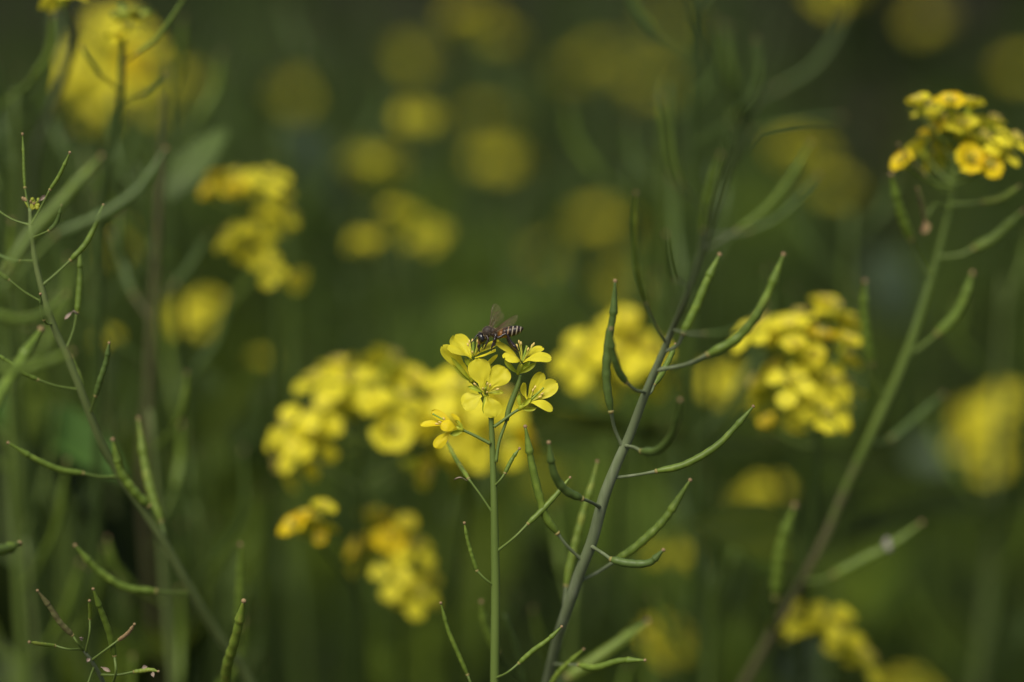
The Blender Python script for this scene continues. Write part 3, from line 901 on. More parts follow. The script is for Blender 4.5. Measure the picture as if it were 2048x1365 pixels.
head_plant('mustard plant with large dense yellow flower head right of the grey-stemmed pod plant',
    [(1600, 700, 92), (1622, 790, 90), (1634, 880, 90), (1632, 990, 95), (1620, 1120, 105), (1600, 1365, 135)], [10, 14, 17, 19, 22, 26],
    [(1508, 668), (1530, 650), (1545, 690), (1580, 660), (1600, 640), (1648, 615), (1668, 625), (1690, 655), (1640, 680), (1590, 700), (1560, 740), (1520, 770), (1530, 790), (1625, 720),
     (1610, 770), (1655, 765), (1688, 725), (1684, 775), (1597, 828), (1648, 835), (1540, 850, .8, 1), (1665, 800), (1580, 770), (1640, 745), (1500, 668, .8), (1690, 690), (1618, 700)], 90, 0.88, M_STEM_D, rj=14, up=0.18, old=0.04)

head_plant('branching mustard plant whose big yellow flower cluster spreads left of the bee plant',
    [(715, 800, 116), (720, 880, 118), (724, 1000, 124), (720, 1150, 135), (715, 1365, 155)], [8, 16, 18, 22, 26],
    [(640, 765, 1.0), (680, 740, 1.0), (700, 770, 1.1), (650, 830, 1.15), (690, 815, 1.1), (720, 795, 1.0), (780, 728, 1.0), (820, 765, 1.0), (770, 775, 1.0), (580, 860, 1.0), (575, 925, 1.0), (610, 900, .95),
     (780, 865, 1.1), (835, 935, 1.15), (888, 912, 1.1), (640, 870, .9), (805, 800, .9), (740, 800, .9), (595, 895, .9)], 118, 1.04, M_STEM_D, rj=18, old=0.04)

head_plant('mustard plant with yellow flowers directly behind the bee plant stem',
    [(968, 830, 125), (962, 900, 128), (940, 1000, 135), (912, 1180, 150), (900, 1365, 170)], [8, 16, 18, 22, 26],
    [(898, 800), (925, 785), (945, 830), (985, 840), (1020, 862), (990, 875), (935, 862), (1035, 885), (905, 840), (965, 790), (1000, 810), (880, 815), (950, 855)], 125, 1.3, M_STEM_D, rj=16, old=0.05)

head_plant('mustard plant with yellow flower head behind the narrow upright pod right of the bee',
    [(1240, 700, 165), (1240, 790, 166), (1236, 900, 172), (1230, 1120, 190), (1225, 1365, 210)], [8, 15, 17, 20, 24],
    [(1165, 718), (1190, 700), (1210, 745), (1250, 655), (1262, 690), (1292, 712), (1236, 720), (1300, 740), (1270, 735), (1225, 680), (1240, 750)], 150, 1.2, M_STEM_D, rj=16, old=0.05)

head_plant('mustard plant with hook-shaped yellow flower cluster in the upper left',
    [(500, 400, 140), (515, 470, 142), (535, 560, 146), (545, 700, 155), (540, 900, 170), (545, 1365, 215)], [8, 14, 16, 20, 22, 26],
    [(424, 388), (440, 362), (478, 358), (500, 372), (470, 385), (540, 358), (532, 392), (562, 395), (568, 425), (548, 440),
     (478, 478), (505, 490), (462, 472), (500, 512), (535, 540), (588, 556)], 142, 0.73, M_STEM_D, rj=10, old=0.15)

head_plant('small mustard plant with one tilted yellow flower pair low left of centre',
    [(636, 1085, 84), (655, 1110, 86), (700, 1165, 95), (722, 1240, 104), (728, 1365, 120)], [9, 11, 13, 16, 18],
    [(646, 1020, .6), (612, 1046, .85), (592, 1058, .8), (632, 1072, .6, 1), (625, 1050, .8)], 82, 1.0, M_STEM_D, rj=5, old=0.3)

head_plant('mustard plant with loose double yellow flower cluster low in the centre left',
    [(775, 1080, 130), (790, 1150, 134), (800, 1240, 140), (800, 1365, 155)], [8, 14, 17, 20],
    [(742, 1040), (727, 1100), (782, 1085), (812, 1058), (826, 1098), (785, 1155, .9), (832, 1190), (855, 1160, .8), (808, 1195), (765, 1050), (735, 1120)], 132, 0.88, M_STEM_D, rj=10, old=0.15)

head_plant('mustard plant with drooping yellow flower arc in the bottom right corner area',
    [(1665, 1265, 125), (1672, 1310, 130), (1675, 1365, 140), (1675, 1450, 155)], [8, 14, 17, 20],
    [(1592, 1238), (1620, 1240), (1652, 1240), (1680, 1262), (1690, 1286), (1712, 1304), (1730, 1322), (1665, 1262), (1605, 1250)], 125, 0.86, M_STEM_D, rj=8, old=0.08,
    buds=(1650, 1282, 140, 14))

head_plant('mustard plant with large blurred yellow flower head in the top left corner',
    [(215, 120, 300), (225, 260, 305), (232, 400, 320), (240, 700, 350), (250, 1365, 430)], [10, 16, 18, 20, 24],
    [(150, 130), (180, 80), (215, 50), (250, 40), (280, 80), (265, 130), (220, 110), (190, 150), (150, 180), (200, 190), (245, 175), (190, 225), (225, 150), (170, 120), (290, 130), (135, 160)], 300, 0.98, M_STEM_D, rj=25, old=0.08)

# small in-frame tips
head_plant('mustard stem with small yellow bud tip crossing the blurred top left flower head',
    [(246, 78, 66), (244, 130, 66), (240, 190, 68), (226, 280, 72), (206, 400, 78), (200, 600, 90), (190, 1365, 130)], [9, 13, 14, 14, 15, 16, 22],
    [(250, 62, .7), (240, 80, .5)], 64, 0.9, M_STEM_D, rj=3, old=0, buds=(262, 44, 64, 6), pods=[
    ([(250, 128), (262, 116), (275, 106)], [(275, 106), (310, 80), (340, 40), (370, -6)], 66, 50, 46, 9, M_POD),
    ([(236, 182), (218, 164), (200, 152)], [(200, 152), (188, 132), (176, 116), (165, 96)], 68, 60, 56, 10, M_POD_D),
    ([(238, 210), (262, 196), (285, 190)], [(285, 190), (300, 180), (318, 165), (330, 150)], 68, 60, 56, 9, M_POD_D)])
head_plant('thin mustard plant with one yellow flower cut by the top edge at far left',
    [(118, -20, 60), (128, 10, 62), (150, 80, 80), (110, 200, 110), (70, 310, 130), (58, 440, 150), (30, 700, 180), (20, 1365, 240)], [6, 9, 14, 15, 16, 16, 18, 20],
    [(118, -4, .8), (135, -12, .8)], 60, 0.9, M_STEM_G, rj=3, old=0)

# ------------------------------------------------------------------ heads that are only soft discs
def head_mesh(seed, n=9, rad=0.010):
    rnd = random.Random(seed)
    mb = MB()
    for k in range(n):
        a = k * 2.4 + rnd.uniform(-0.3, 0.3)
        el = rnd.uniform(0.05, 0.95)
        d = Vector((math.cos(a) * math.cos(el), math.sin(a) * math.cos(el), math.sin(el) * 0.8))
        p = d * rad * rnd.uniform(0.8, 1.15)
        ax = (d + Vector((0, -0.3, 0.9))).normalized()
        M = Matrix.Translation(p) @ ax.to_track_quat('Z', 'Y').to_matrix().to_4x4() @ Matrix.Rotation(rnd.random() * 6, 4, 'Z')
        mb.merge(GF[rnd.randrange(6)], M, {0: 0, 1: 1, 2: 1, 3: 0, 4: 1})
        mb.tube([Vector((0, 0, -rad * 0.8)), p * 0.5 + Vector((0, 0, -rad * 0.4)), p], [0.0005] * 3, 1, 5)
    mb.tube([Vector((0, 0, -rad * 1.6)), Vector((0, 0, 0)), Vector((0, 0, rad * 0.7))], [0.001, 0.0008, 0.0006], 1, 6)
    for k in range(8):
        d = Vector((rnd.uniform(-1, 1), rnd.uniform(-1, 1), rnd.uniform(0.4, 1))).normalized()
        mb.ell(Vector((0, 0, rad * 0.75)) + d * 0.0028, d.orthogonal().normalized() * 0.001, d.cross(d.orthogonal().normalized()) * 0.001, d * 0.002, 1, 5, 6)
    return mb
HM = [head_mesh(40 + i, [9, 7, 11, 8, 5][i]).mesh('flower_head', [M_PETAL, M_BUD]) for i in range(5)]

def disc_plant(label, px, py, dz, s=1.0, kind=None, lean=0.0, extra=()):
    c = W(px, py, dz)
    heads = [(c, s)] + [(W(a, b, e), s2) for a, b, e, s2 in extra]
    r_ = random.Random(int(px * 7 + py))
    g_ = Vector((c.x + r_.uniform(-0.05, 0.05) + lean, c.y + r_.uniform(0.0, 0.06), -0.01))
    low = Vector((c.x * 0.5 + g_.x * 0.5, c.y * 0.4 + g_.y * 0.6, c.z * 0.45))
    path = catmull([c + Vector((0, 0, -0.012 * s)), c.lerp(low, 0.35) + Vector((r_.uniform(-.01, .01), 0, 0)), low, g_], 8)
    pl = thing('mustard_plant', label, 'plant', g_)
    mb = MB(); mb.tube(path, lambda t: 0.0008 + 0.0017 * t, 0, 8)
    for hc, s2 in heads[1:]:
        j = path[5]
        mb.tube(catmull([j, j.lerp(hc, 0.5) + Vector((0, 0, -0.008)), hc + Vector((0, 0, -0.012 * s2))], 6), lambda t: 0.0013 - 0.0005 * t, 0, 7)
    part('stem', mb, [M_STEM_D], pl)
    for hc, s2 in heads:
        o = link('flower_head', HM[(kind if kind is not None else r_.randrange(5))], pl, hc - world_org(pl))
        o.scale = (s2, s2, s2)
        o.rotation_euler = (R(r_.uniform(-15, 25)), R(r_.uniform(-20, 20)), r_.random() * 6.28)
    leaves_on(pl, path, 0.1, c.z - 0.12 if dz > 500 else 0.58)
    if dz > 500 and py < 620:
        fine = resample(path, 80)
        for k in range(5):                     # broader leaves high on the stem break up its line
            if not in_gap(fine[7 + k * 4]): put_leaf(pl, fine[7 + k * 4 + r_.randrange(3)], r_.random() * 6.28, R(r_.uniform(-10, 45)), k > 1, r_.uniform(0.55, 0.85))
    return pl

for lab, px, py, dz, s, ex in DISCS:
    if 'dim' in lab or 'faint' in lab:
        s *= 0.7; ex = [(a, b, c, d * 0.68) for a, b, c, d in ex]
    disc_plant(lab, px, py, dz, s * 0.74, extra=[(a, b, c, d * 0.74) for a, b, c, d in ex])

# ------------------------------------------------------------------ left: pod plants
ST_L = [(60, 418, 8), (63, 470, 8), (72, 530, 9), (90, 600, 10), (110, 660, 12), (133, 710, 14), (165, 790, 17), (200, 880, 22), (245, 960, 28), (310, 1055, 34), (370, 1160, 42), (430, 1262, 52), (480, 1330, 60)]
mbL, pathL, gL = stem_mb(ST_L, [8, 9, 11, 13, 14, 15, 16, 16, 17, 18, 19, 20, 21], to_ground=0, n=12)
plantL = thing('mustard_plant', 'podding mustard plant leaning across the left side with green-grey stem', 'plant', gL)
part('stem', mbL, [M_STEM_L], plantL)
leaves_on(plantL, pathL); reg(plantL, pathL)
for ped, body, zp, z0, z1, wpx, ma in [
    ([(62, 425), (54, 400), (50, 376)], [(50, 376), (48, 340), (47, 305), (45, 270)], 8, 8, 8, 7, M_POD),
    ([(66, 450), (82, 415), (100, 380)], [(100, 380), (116, 356), (128, 332), (139, 307)], 8, 4, 2, 9, M_POD),
    ([(70, 476), (84, 468), (98, 462)], [(98, 462), (110, 450), (118, 432), (122, 412)], 8, 6, 4, 10, M_POD_D),
    ([(86, 573), (114, 546), (141, 521)], [(141, 521), (170, 490), (188, 456), (206, 412)], 10, 10, 10, 13, M_POD),
    ([(54, 452), (26, 440), (-4, 422)], [(-4, 422), (-30, 410), (-50, 400), (-70, 386)], 8, 8, 8, 10, M_POD),
    ([(67, 523), (52, 522), (40, 522)], [(40, 522), (20, 520), (0, 512), (-20, 500)], 9, 14, 20, 9, M_POD_D),
    ([(82, 610), (50, 585), (18, 560)], [(18, 560), (-5, 545), (-25, 530), (-50, 505)], 10, 8, 6, 12, M_POD),
    ([(104, 652), (94, 648), (88, 640)], [(88, 640), (84, 625), (82, 608), (81, 590)], 12, 6, 2, 8, M_POD_D),
    ([(136, 702), (146, 664), (154, 626)], [(154, 626), (158, 585), (160, 545), (160, 500)], 14, 14, 14, 14, M_POD),
    ([(148, 785), (112, 772), (76, 760)], [(76, 760), (50, 748), (25, 730), (-10, 706)], 16, 12, 8, 10, M_POD),
    ([(180, 828), (186, 808), (191, 792)], [(191, 792), (200, 762), (212, 725), (218, 688)], 18, 14, 10, 13, M_POD_D),
    ([(184, 830), (170, 800), (162, 775)], [(162, 775), (155, 750), (148, 735), (142, 715)], 18, 26, 34, 13, M_POD_Y),
    ([(233, 958), (200, 954), (166, 947)], [(166, 947), (120, 940), (70, 918), (18, 887)], 27, 22, 14, 14, M_POD),
    ([(322, 1072), (312, 1040), (298, 1012)], [(298, 1012), (268, 982), (240, 940), (226, 882)], 35, 30, 24, 20, M_POD),
    ([(332, 1090), (328, 1065), (322, 1044)], [(322, 1044), (302, 985), (288, 920), (277, 840)], 36, 40, 44, 19, M_POD_Y),
    ([(382, 1186), (345, 1186), (312, 1183)], [(312, 1183), (250, 1175), (195, 1140), (152, 1093)], 43, 36, 28, 17, M_POD),
    ([(480, 1420), (460, 1385), (450, 1372)], [(450, 1372), (455, 1330), (470, 1280), (487, 1205)], 62, 22, 2, 23, M_POD_Y)]:
    pod_object(plantL, ped, body, z0, z1, wpx, ma, zp=zp, ped_mat=M_STEM)
b = MB()
for k in range(10):
    d = Vector((random.uniform(-1, 1), random.uniform(-1, 1), random.uniform(-0.3, 1))).normalized()
    c_ = W(56 + random.uniform(-12, 24), 406 + random.uniform(-8, 8), 8)
    r0 = random.uniform(0.0003, 0.0006)
    b.ell(c_, d.orthogonal().normalized() * r0, d.cross(d.orthogonal().normalized()) * r0, d * r0 * 1.6, k % 2, 6, 8)
    b.tube([W(60, 422, 8), c_], [0.00018, 0.00015], 0, 5)
b.grid(petal_fn(W(76, 404, 7), W(94, 390, 5), 0.0009, -FWD, 0.1, 0.6, 0.2, 2), 6, 3, 2)
part('flower_buds', b, [M_BUD, M_TIP, M_DRY], plantL, W(60, 410, 8))
b = MB(); b.grid(petal_fn(W(147, 622, 12), W(128, 640, 10), 0.0008, -FWD, 0.15, 0.6, 0.3, 5), 6, 3, 0)
b.tube([W(147, 622, 12), W(154, 628, 13)], [0.0002, 0.0003], 0, 5)
part('dry_petal', b, [M_DRY], plantL, W(147, 622, 12))

# nearer pod plant at the left edge, out of focus in front
mbN, pathN, gN = stem_mb([(-60, 380, -95), (-70, 560, -90), (-80, 760, -85), (-95, 1000, -75), (-110, 1365, -60)], [14, 16, 18, 20, 22], to_ground=0)
plantN = thing('mustard_plant', 'near mustard plant outside the left edge reaching soft thick pods into the picture', 'plant', gN)
part('stem', mbN, [M_STEM], plantN); reg(plantN, pathN)
for ped, body, zp, z0, z1, wpx, ma in [
    ([(-75, 590), (-30, 570), (14, 540)], [(14, 540), (60, 470), (125, 400), (200, 315)], -90, -74, -66, 24, M_POD),
    ([(-72, 600), (20, 560), (110, 470)], [(110, 470), (200, 432), (275, 380), (330, 300)], -90, -68, -62, 21, M_POD_D),
    ([(-78, 660), (-50, 640), (-20, 625)], [(-20, 625), (40, 640), (90, 625), (130, 590)], -88, -70, -64, 20, M_POD),
    ([(-80, 755), (-50, 742), (-20, 735)], [(-20, 735), (40, 738), (90, 725), (140, 706)], -86, -80, -74, 22, M_POD),
    ([(-85, 900), (-50, 870), (-25, 835)], [(-25, 835), (5, 785), (40, 725), (80, 662)], -80, -52, -30, 30, M_POD),
    ([(-95, 1120), (-60, 1110), (-30, 1106)], [(-30, 1106), (-10, 1104), (15, 1098), (38, 1088)], -70, -40, -18, 26, M_POD)]:
    pod_object(plantN, ped, body, z0, z1, wpx, ma, zp=zp)

# small star-like pod tip bottom left, seen from above
ST_M = [(158, 1290, 0), (170, 1305, 1), (185, 1325, 3), (205, 1362, 8), (215, 1400, 16)]
mbM, pathM, gM = stem_mb(ST_M, [4, 7, 8, 9, 10], to_ground=0)
plantM = thing('mustard_plant', 'small star of thin young pods in the bottom left corner', 'plant', gM)
part('stem', mbM, [M_STEM_G], plantM)
leaves_on(plantM, pathM); reg(plantM, pathM)
for ped, body, z0, z1, wpx, ma in [
    ([(168, 1300), (155, 1286), (145, 1271)], [(145, 1271), (120, 1245), (98, 1212), (76, 1183)], -2, -8, 10, M_POD_B),
    ([(178, 1302), (179, 1268), (180, 1238)], [(180, 1238), (181, 1225), (180, 1212), (179, 1203)], -2, -6, 7, M_POD_Y),
    ([(230, 1420), (231, 1350), (229, 1312)], [(229, 1312), (218, 1265), (202, 1222), (187, 1180)], 2, -6, 11, M_POD),
    ([(190, 1320), (214, 1298), (238, 1280)], [(238, 1280), (250, 1272), (260, 1262), (268, 1250)], 0, -4, 7, M_TIP),
    ([(168, 1298), (138, 1299), (110, 1292)], [(110, 1292), (92, 1290), (76, 1288), (60, 1285)], -4, -10, 7, M_POD_Y),
    ([(204, 1351), (235, 1350), (268, 1344)], [(268, 1344), (285, 1342), (300, 1340), (315, 1343)], 4, 2, 8, M_POD_Y),
    ([(187, 1332), (182, 1350), (176, 1368)], [(176, 1368), (170, 1385), (164, 1400), (160, 1420)], 4, 8, 8, M_POD)]:
    pod_object(plantM, ped, body, z0, z1, wpx * 1.3, ma)
b = MB()
for (x0, y0, x1, y1) in [(202, 1335, 222, 1344), (180, 1318, 174, 1326), (284, 1337, 296, 1334), (305, 1345, 308, 1356), (163, 1280, 158, 1276)]:
    b.grid(petal_fn(W(x0, y0, -1), W(x1, y1, -3), 0.0009, -FWD + UPV * 0.3, 0.15, 0.6, 0.4, x0), 7, 4, 0)
part('dry_petal', b, [M_DRY], plantM, W(202, 1335, 0))

# other stems in the left half
def bare_plant(label, stem, widths, smat, pods=(), pleaves=()):
    mb, path, gp = stem_mb(stem, widths, to_ground=0, n=10)
    pl = thing('mustard_plant', label, 'plant', gp)
    part('stem', mb, [smat], pl)
    leaves_on(pl, path); reg(pl, path)
    for ped, body, zp, z0, z1, wpx, ma in pods:
        pod_object(pl, ped, body, z0, z1, wpx, ma, zp=zp, ped_mat=smat)
    for b_, t_, w_, z0, z1, ma in pleaves:
        px_leaf(pl, b_, t_, w_, z0, z1, ma)
    return pl

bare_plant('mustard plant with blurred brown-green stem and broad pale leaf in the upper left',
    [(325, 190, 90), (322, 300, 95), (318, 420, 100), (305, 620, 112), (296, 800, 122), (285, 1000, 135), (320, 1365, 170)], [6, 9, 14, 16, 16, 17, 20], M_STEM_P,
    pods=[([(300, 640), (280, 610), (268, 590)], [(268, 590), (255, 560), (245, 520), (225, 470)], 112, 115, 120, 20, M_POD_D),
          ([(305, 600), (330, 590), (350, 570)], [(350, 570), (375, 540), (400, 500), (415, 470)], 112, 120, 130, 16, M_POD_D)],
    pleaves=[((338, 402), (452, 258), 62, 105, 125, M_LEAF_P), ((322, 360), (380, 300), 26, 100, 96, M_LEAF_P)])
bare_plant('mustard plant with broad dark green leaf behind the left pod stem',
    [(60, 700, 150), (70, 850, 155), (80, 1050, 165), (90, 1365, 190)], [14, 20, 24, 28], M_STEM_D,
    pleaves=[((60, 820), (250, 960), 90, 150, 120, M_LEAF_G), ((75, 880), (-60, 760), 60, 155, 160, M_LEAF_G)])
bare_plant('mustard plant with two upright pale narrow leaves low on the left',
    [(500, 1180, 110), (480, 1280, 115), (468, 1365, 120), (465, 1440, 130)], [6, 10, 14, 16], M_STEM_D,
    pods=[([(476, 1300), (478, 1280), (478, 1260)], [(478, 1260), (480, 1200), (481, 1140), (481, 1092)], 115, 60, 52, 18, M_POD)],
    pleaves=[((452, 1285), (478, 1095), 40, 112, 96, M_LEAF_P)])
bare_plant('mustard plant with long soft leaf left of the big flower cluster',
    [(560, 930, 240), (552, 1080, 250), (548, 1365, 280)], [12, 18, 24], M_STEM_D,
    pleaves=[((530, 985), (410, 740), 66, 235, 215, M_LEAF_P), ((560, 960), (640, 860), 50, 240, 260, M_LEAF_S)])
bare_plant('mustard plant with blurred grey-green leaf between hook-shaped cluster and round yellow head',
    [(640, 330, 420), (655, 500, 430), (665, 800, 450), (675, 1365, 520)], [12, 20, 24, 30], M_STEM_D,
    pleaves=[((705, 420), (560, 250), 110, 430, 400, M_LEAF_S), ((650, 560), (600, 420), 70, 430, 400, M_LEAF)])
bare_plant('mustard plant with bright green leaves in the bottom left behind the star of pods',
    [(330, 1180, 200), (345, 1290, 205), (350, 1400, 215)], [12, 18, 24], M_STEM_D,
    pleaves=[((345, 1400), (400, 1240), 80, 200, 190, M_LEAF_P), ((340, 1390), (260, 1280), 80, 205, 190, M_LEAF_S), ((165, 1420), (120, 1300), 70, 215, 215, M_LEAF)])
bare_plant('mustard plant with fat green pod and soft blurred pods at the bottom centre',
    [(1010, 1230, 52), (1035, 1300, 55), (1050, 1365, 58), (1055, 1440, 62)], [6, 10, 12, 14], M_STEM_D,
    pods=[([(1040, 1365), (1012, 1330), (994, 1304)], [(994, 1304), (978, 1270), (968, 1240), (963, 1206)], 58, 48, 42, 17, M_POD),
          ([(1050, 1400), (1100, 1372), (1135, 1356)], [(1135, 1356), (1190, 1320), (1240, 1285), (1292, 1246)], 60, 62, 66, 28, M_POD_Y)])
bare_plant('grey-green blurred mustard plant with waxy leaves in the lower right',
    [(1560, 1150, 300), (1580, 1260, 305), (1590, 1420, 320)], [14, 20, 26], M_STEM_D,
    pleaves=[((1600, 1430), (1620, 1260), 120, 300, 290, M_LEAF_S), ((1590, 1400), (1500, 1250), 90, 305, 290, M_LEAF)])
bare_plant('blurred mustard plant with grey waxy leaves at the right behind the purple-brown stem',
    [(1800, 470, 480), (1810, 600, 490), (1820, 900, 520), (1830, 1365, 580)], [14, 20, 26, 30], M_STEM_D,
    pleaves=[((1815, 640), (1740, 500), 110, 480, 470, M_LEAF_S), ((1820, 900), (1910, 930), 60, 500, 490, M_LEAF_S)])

# ------------------------------------------------------------------ the tangle of soft podding stalks behind
rs_ = random.Random(77)
def stalk(px, py, dz, label, group, n=8, lean=0.0, sm=M_STEM_D, pm_=M_POD_D):
    top = W(px, py, dz)
    g = Vector((top.x + lean + rs_.uniform(-0.05, 0.05), top.y + rs_.uniform(0, 0.08), -0.01))
    path = catmull([top, top.lerp(g, 0.12) + Vector((-lean * 0.06, 0, 0)), top.lerp(g, 0.35), top.lerp(g, 0.7) + Vector((rs_.uniform(-.01, .01), 0, 0)), g], 12)
    pl = thing('mustard_plant', label, 'plant', g, group)
    mb = MB(); mb.tube(path, lambda t: 0.0006 + 0.0022 * t ** 0.8, 0, 8)
    part('stem', mb, [sm], pl)
    a = rs_.random() * 6.28
    fine = resample(path, 90)
    for k in range(n):
        i = 1 + int(k * rs_.uniform(1.6, 2.6))
        p = fine[min(i, 40)]
        a += 2.4 + rs_.uniform(-0.4, 0.4)
        d = Vector((math.cos(a), math.sin(a) * 0.8, 0))
        pl_ = rs_.uniform(0.008, 0.013)
        q = p + d * pl_ + Vector((0, 0, pl_ * 0.7))
        L = rs_.uniform(0.024, 0.042) * (1 if k > 2 else 0.6)
        e1 = q + d * L * 0.35 + Vector((0, 0, L * 0.45)); e2 = q + d * L * rs_.uniform(0.3, 0.6) + Vector((0, 0, L * 0.95))
        r = rs_.uniform(0.0008, 0.0012)
        m = MB()
        m.tube(catmull([p, p.lerp(q, 0.5), q], 4), lambda t: 0.0004, 0, 6)
        m.tube(resample(catmull([q, e1, e2], 6), 16), lambda t: r * (0.5 + 0.5 * min(1, t * 6)) * (1 if t < 0.7 else 1 - (t - 0.7) * 2.3), 0, 8)
        m.ball(e2, r * 0.5, 1, 5, 6)
        part('seed_pod', m, [pm_, M_TIP], pl, p)
    for k in range(6):
        i = int(rs_.uniform(9, 42))
        put_leaf(pl, fine[i], rs_.random() * 6.28, R(rs_.uniform(0, 60)), dz > 290 and k < 3, rs_.uniform(0.5, 0.8))
    leaves_on(pl, path, 0.08, 0.7, 0.09)
for area, pts in {
    'at the far left': [(30, 180, 120, -.05), (100, 120, 190, .03), (168, 300, 140, .02), (335, 130, 150, 0), (5, 540, 100, .03), (275, 330, 110, -.02), (-20, 40, 90, .08), (120, 560, 200, .0)],
    'in the lower left': [(420, 880, 190, -.06), (390, 1010, 160, .04), (120, 960, 150, .09), (50, 1080, 120, .08), (300, 820, 90, .07)],
    'behind the top of the grey stem': [(1385, -60, 110, .03), (1330, 170, 190, .02), (1262, 330, 230, .03), (1700, 420, 220, -.03), (1420, 330, 150, 0)],
    'low behind the sharp pods': [(1150, 1160, 120, -.06), (1430, 1130, 150, -.08), (890, 1000, 240, .05)],
    'at the right edge': [(2030, 1240, 260, -.06), (2010, 560, 220, -.06)],
    'across the upper middle': [(1100, 560, 330, .02), (870, 600, 320, -.02), (640, 90, 330, 0), (560, 250, 300, .03), (1050, 150, 420, 0), (700, 560, 300, .02)]}.items():
    for (a_, b_, c_, l_) in pts:
        stalk(a_, b_, c_, 'one of the soft blurred green podding stalks ' + area, 'blurred podding stalks ' + area, n=rs_.randint(6, 11), lean=l_,
              sm=rs_.choice([M_STEM_D, M_STEM, M_STEM_L]), pm_=rs_.choice([M_POD_D, M_POD, M_POD_D]))

# ------------------------------------------------------------------ the bee
U = MM                                         # one photo pixel
bo = C(985, 665, 2)
CR = Matrix((RGT, UPV, -FWD)).transposed()     # columns: right, up, toward camera
def bm_(name, base, rough=0.4, **k):
    return mat(name, base, tuple(min(1, c * 1.5) for c in base), rough=rough, scale=2500, bump=0.25, **k)
B_BLACK = bm_('bee_black', (0.012, 0.010, 0.009), 0.25, spec=0.6)
B_THORAX = bm_('bee_thorax', (0.040, 0.030, 0.022), 0.5, spec=0.25)
B_BROWN = bm_('bee_brown', (0.16, 0.075, 0.03), 0.4)
B_LEG = bm_('bee_leg', (0.018, 0.009, 0.006), 0.22, spec=0.7)
B_EYE = bm_('bee_eye', (0.008, 0.007, 0.007), 0.12, spec=0.8)
B_FUZZ = mat('bee_hair', (0.42, 0.32, 0.17), (0.52, 0.42, 0.26), rough=0.8, scale=1500)
# abdomen banding runs along the body (object space, one unit = one metre)
def abdomen_mat():
    m = bpy.data.materials.new('bee_abdomen'); m.use_nodes = True
    N, L = m.node_tree.nodes, m.node_tree.links
    b = N['Principled BSDF']; b.inputs['Roughness'].default_value = 0.3
    tc = N.new('ShaderNodeTexCoord'); sp = N.new('ShaderNodeSeparateXYZ')
    L.new(tc.outputs['Object'], sp.inputs[0])
    ns = N.new('ShaderNodeTexNoise'); ns.inputs['Scale'].default_value = 2500; L.new(tc.outputs['Object'], ns.inputs['Vector'])
    # x - 0.28*|y - y0| curvature of the bands
    yy = N.new('ShaderNodeMath'); yy.operation = 'MULTIPLY_ADD'; yy.inputs[1].default_value = -0.16; L.new(sp.outputs['Y'], yy.inputs[0]); L.new(sp.outputs['X'], yy.inputs[2])
    jj = N.new('ShaderNodeMath'); jj.operation = 'MULTIPLY_ADD'; jj.inputs[1].default_value = 1.2 * U; L.new(ns.outputs[0], jj.inputs[0]); L.new(yy.outputs[0], jj.inputs[2])
    mr = N.new('ShaderNodeMapRange'); mr.inputs['From Min'].default_value = 10 * U; mr.inputs['From Max'].default_value = 64 * U
    L.new(jj.outputs[0], mr.inputs['Value'])
    cr = N.new('ShaderNodeValToRGB'); r = cr.color_ramp; r.interpolation = 'LINEAR'
    org, blk, pal, pal2 = (0.36, 0.15, 0.025), (0.024, 0.013, 0.008), (0.48, 0.30, 0.15), (0.60, 0.50, 0.34)
    def pos(x): return (x + 0.6 - 10) / 54
    seq = [(10, org), (19, org), (20, blk), (22, blk), (23, (0.14, 0.045, 0.012)), (25, (0.06, 0.022, 0.010)), (26, blk), (29.2, blk), (30, pal), (31.4, pal), (32.2, blk), (38, blk), (38.8, pal2), (40, pal2), (40.8, blk),
           (46.4, blk), (47.1, pal2), (48.3, pal2), (49, blk), (54, blk), (54.6, pal2), (55.6, pal2), (56.2, blk)]
    while len(r.elements) > 1: r.elements.remove(r.elements[-1])
    r.elements[0].position = 0.0; r.elements[0].color = (*org, 1)
    for x, c_ in seq[1:]:
        e = r.elements.new(pos(x)); e.color = (*c_, 1)
    L.new(mr.outputs[0], cr.inputs[0])
    # amber underside near the front
    m1 = N.new('ShaderNodeMapRange'); m1.inputs['From Min'].default_value = -3 * U; m1.inputs['From Max'].default_value = -6.5 * U; L.new(sp.outputs['Y'], m1.inputs['Value'])
    m2 = N.new('ShaderNodeMapRange'); m2.inputs['From Min'].default_value = 33 * U; m2.inputs['From Max'].default_value = 20 * U; L.new(sp.outputs['X'], m2.inputs['Value'])
    mm = N.new('ShaderNodeMath'); mm.operation = 'MULTIPLY'; L.new(m1.outputs[0], mm.inputs[0]); L.new(m2.outputs[0], mm.inputs[1])
    mx = N.new('ShaderNodeMix'); mx.data_type = 'RGBA'; L.new(mm.outputs[0], mx.inputs[0]); L.new(cr.outputs[0], mx.inputs[6]); mx.inputs[7].default_value = (0.34, 0.13, 0.016, 1)
    L.new(mx.outputs[2], b.inputs['Base Color'])
    return m
B_ABD = abdomen_mat()

bee = thing('honey_bee', 'small dark bee with pale-banded abdomen feeding on the yellow flower at centre', 'bee', bo)
V = Vector
bb = MB()
BM = [B_THORAX, B_ABD, B_LEG, B_BLACK, B_BROWN]
# thorax
bb.ell(V((-9, 1.5, 0)), V((11, 4.8, 0)), V((-4.8, 10.3, 0)), V((0, 0, 11)), 0, 14, 18)
bb.ell(V((1, 1.5, 0)), V((7.5, 1, 0)), V((-1, 8, 0)), V((0, 0, 8.5)), 0, 12, 14)
bb.ell(V((4, -4, 0)), V((8, 0, 0)), V((0, 7, 0)), V((0, 0, 8)), 0, 12, 14)
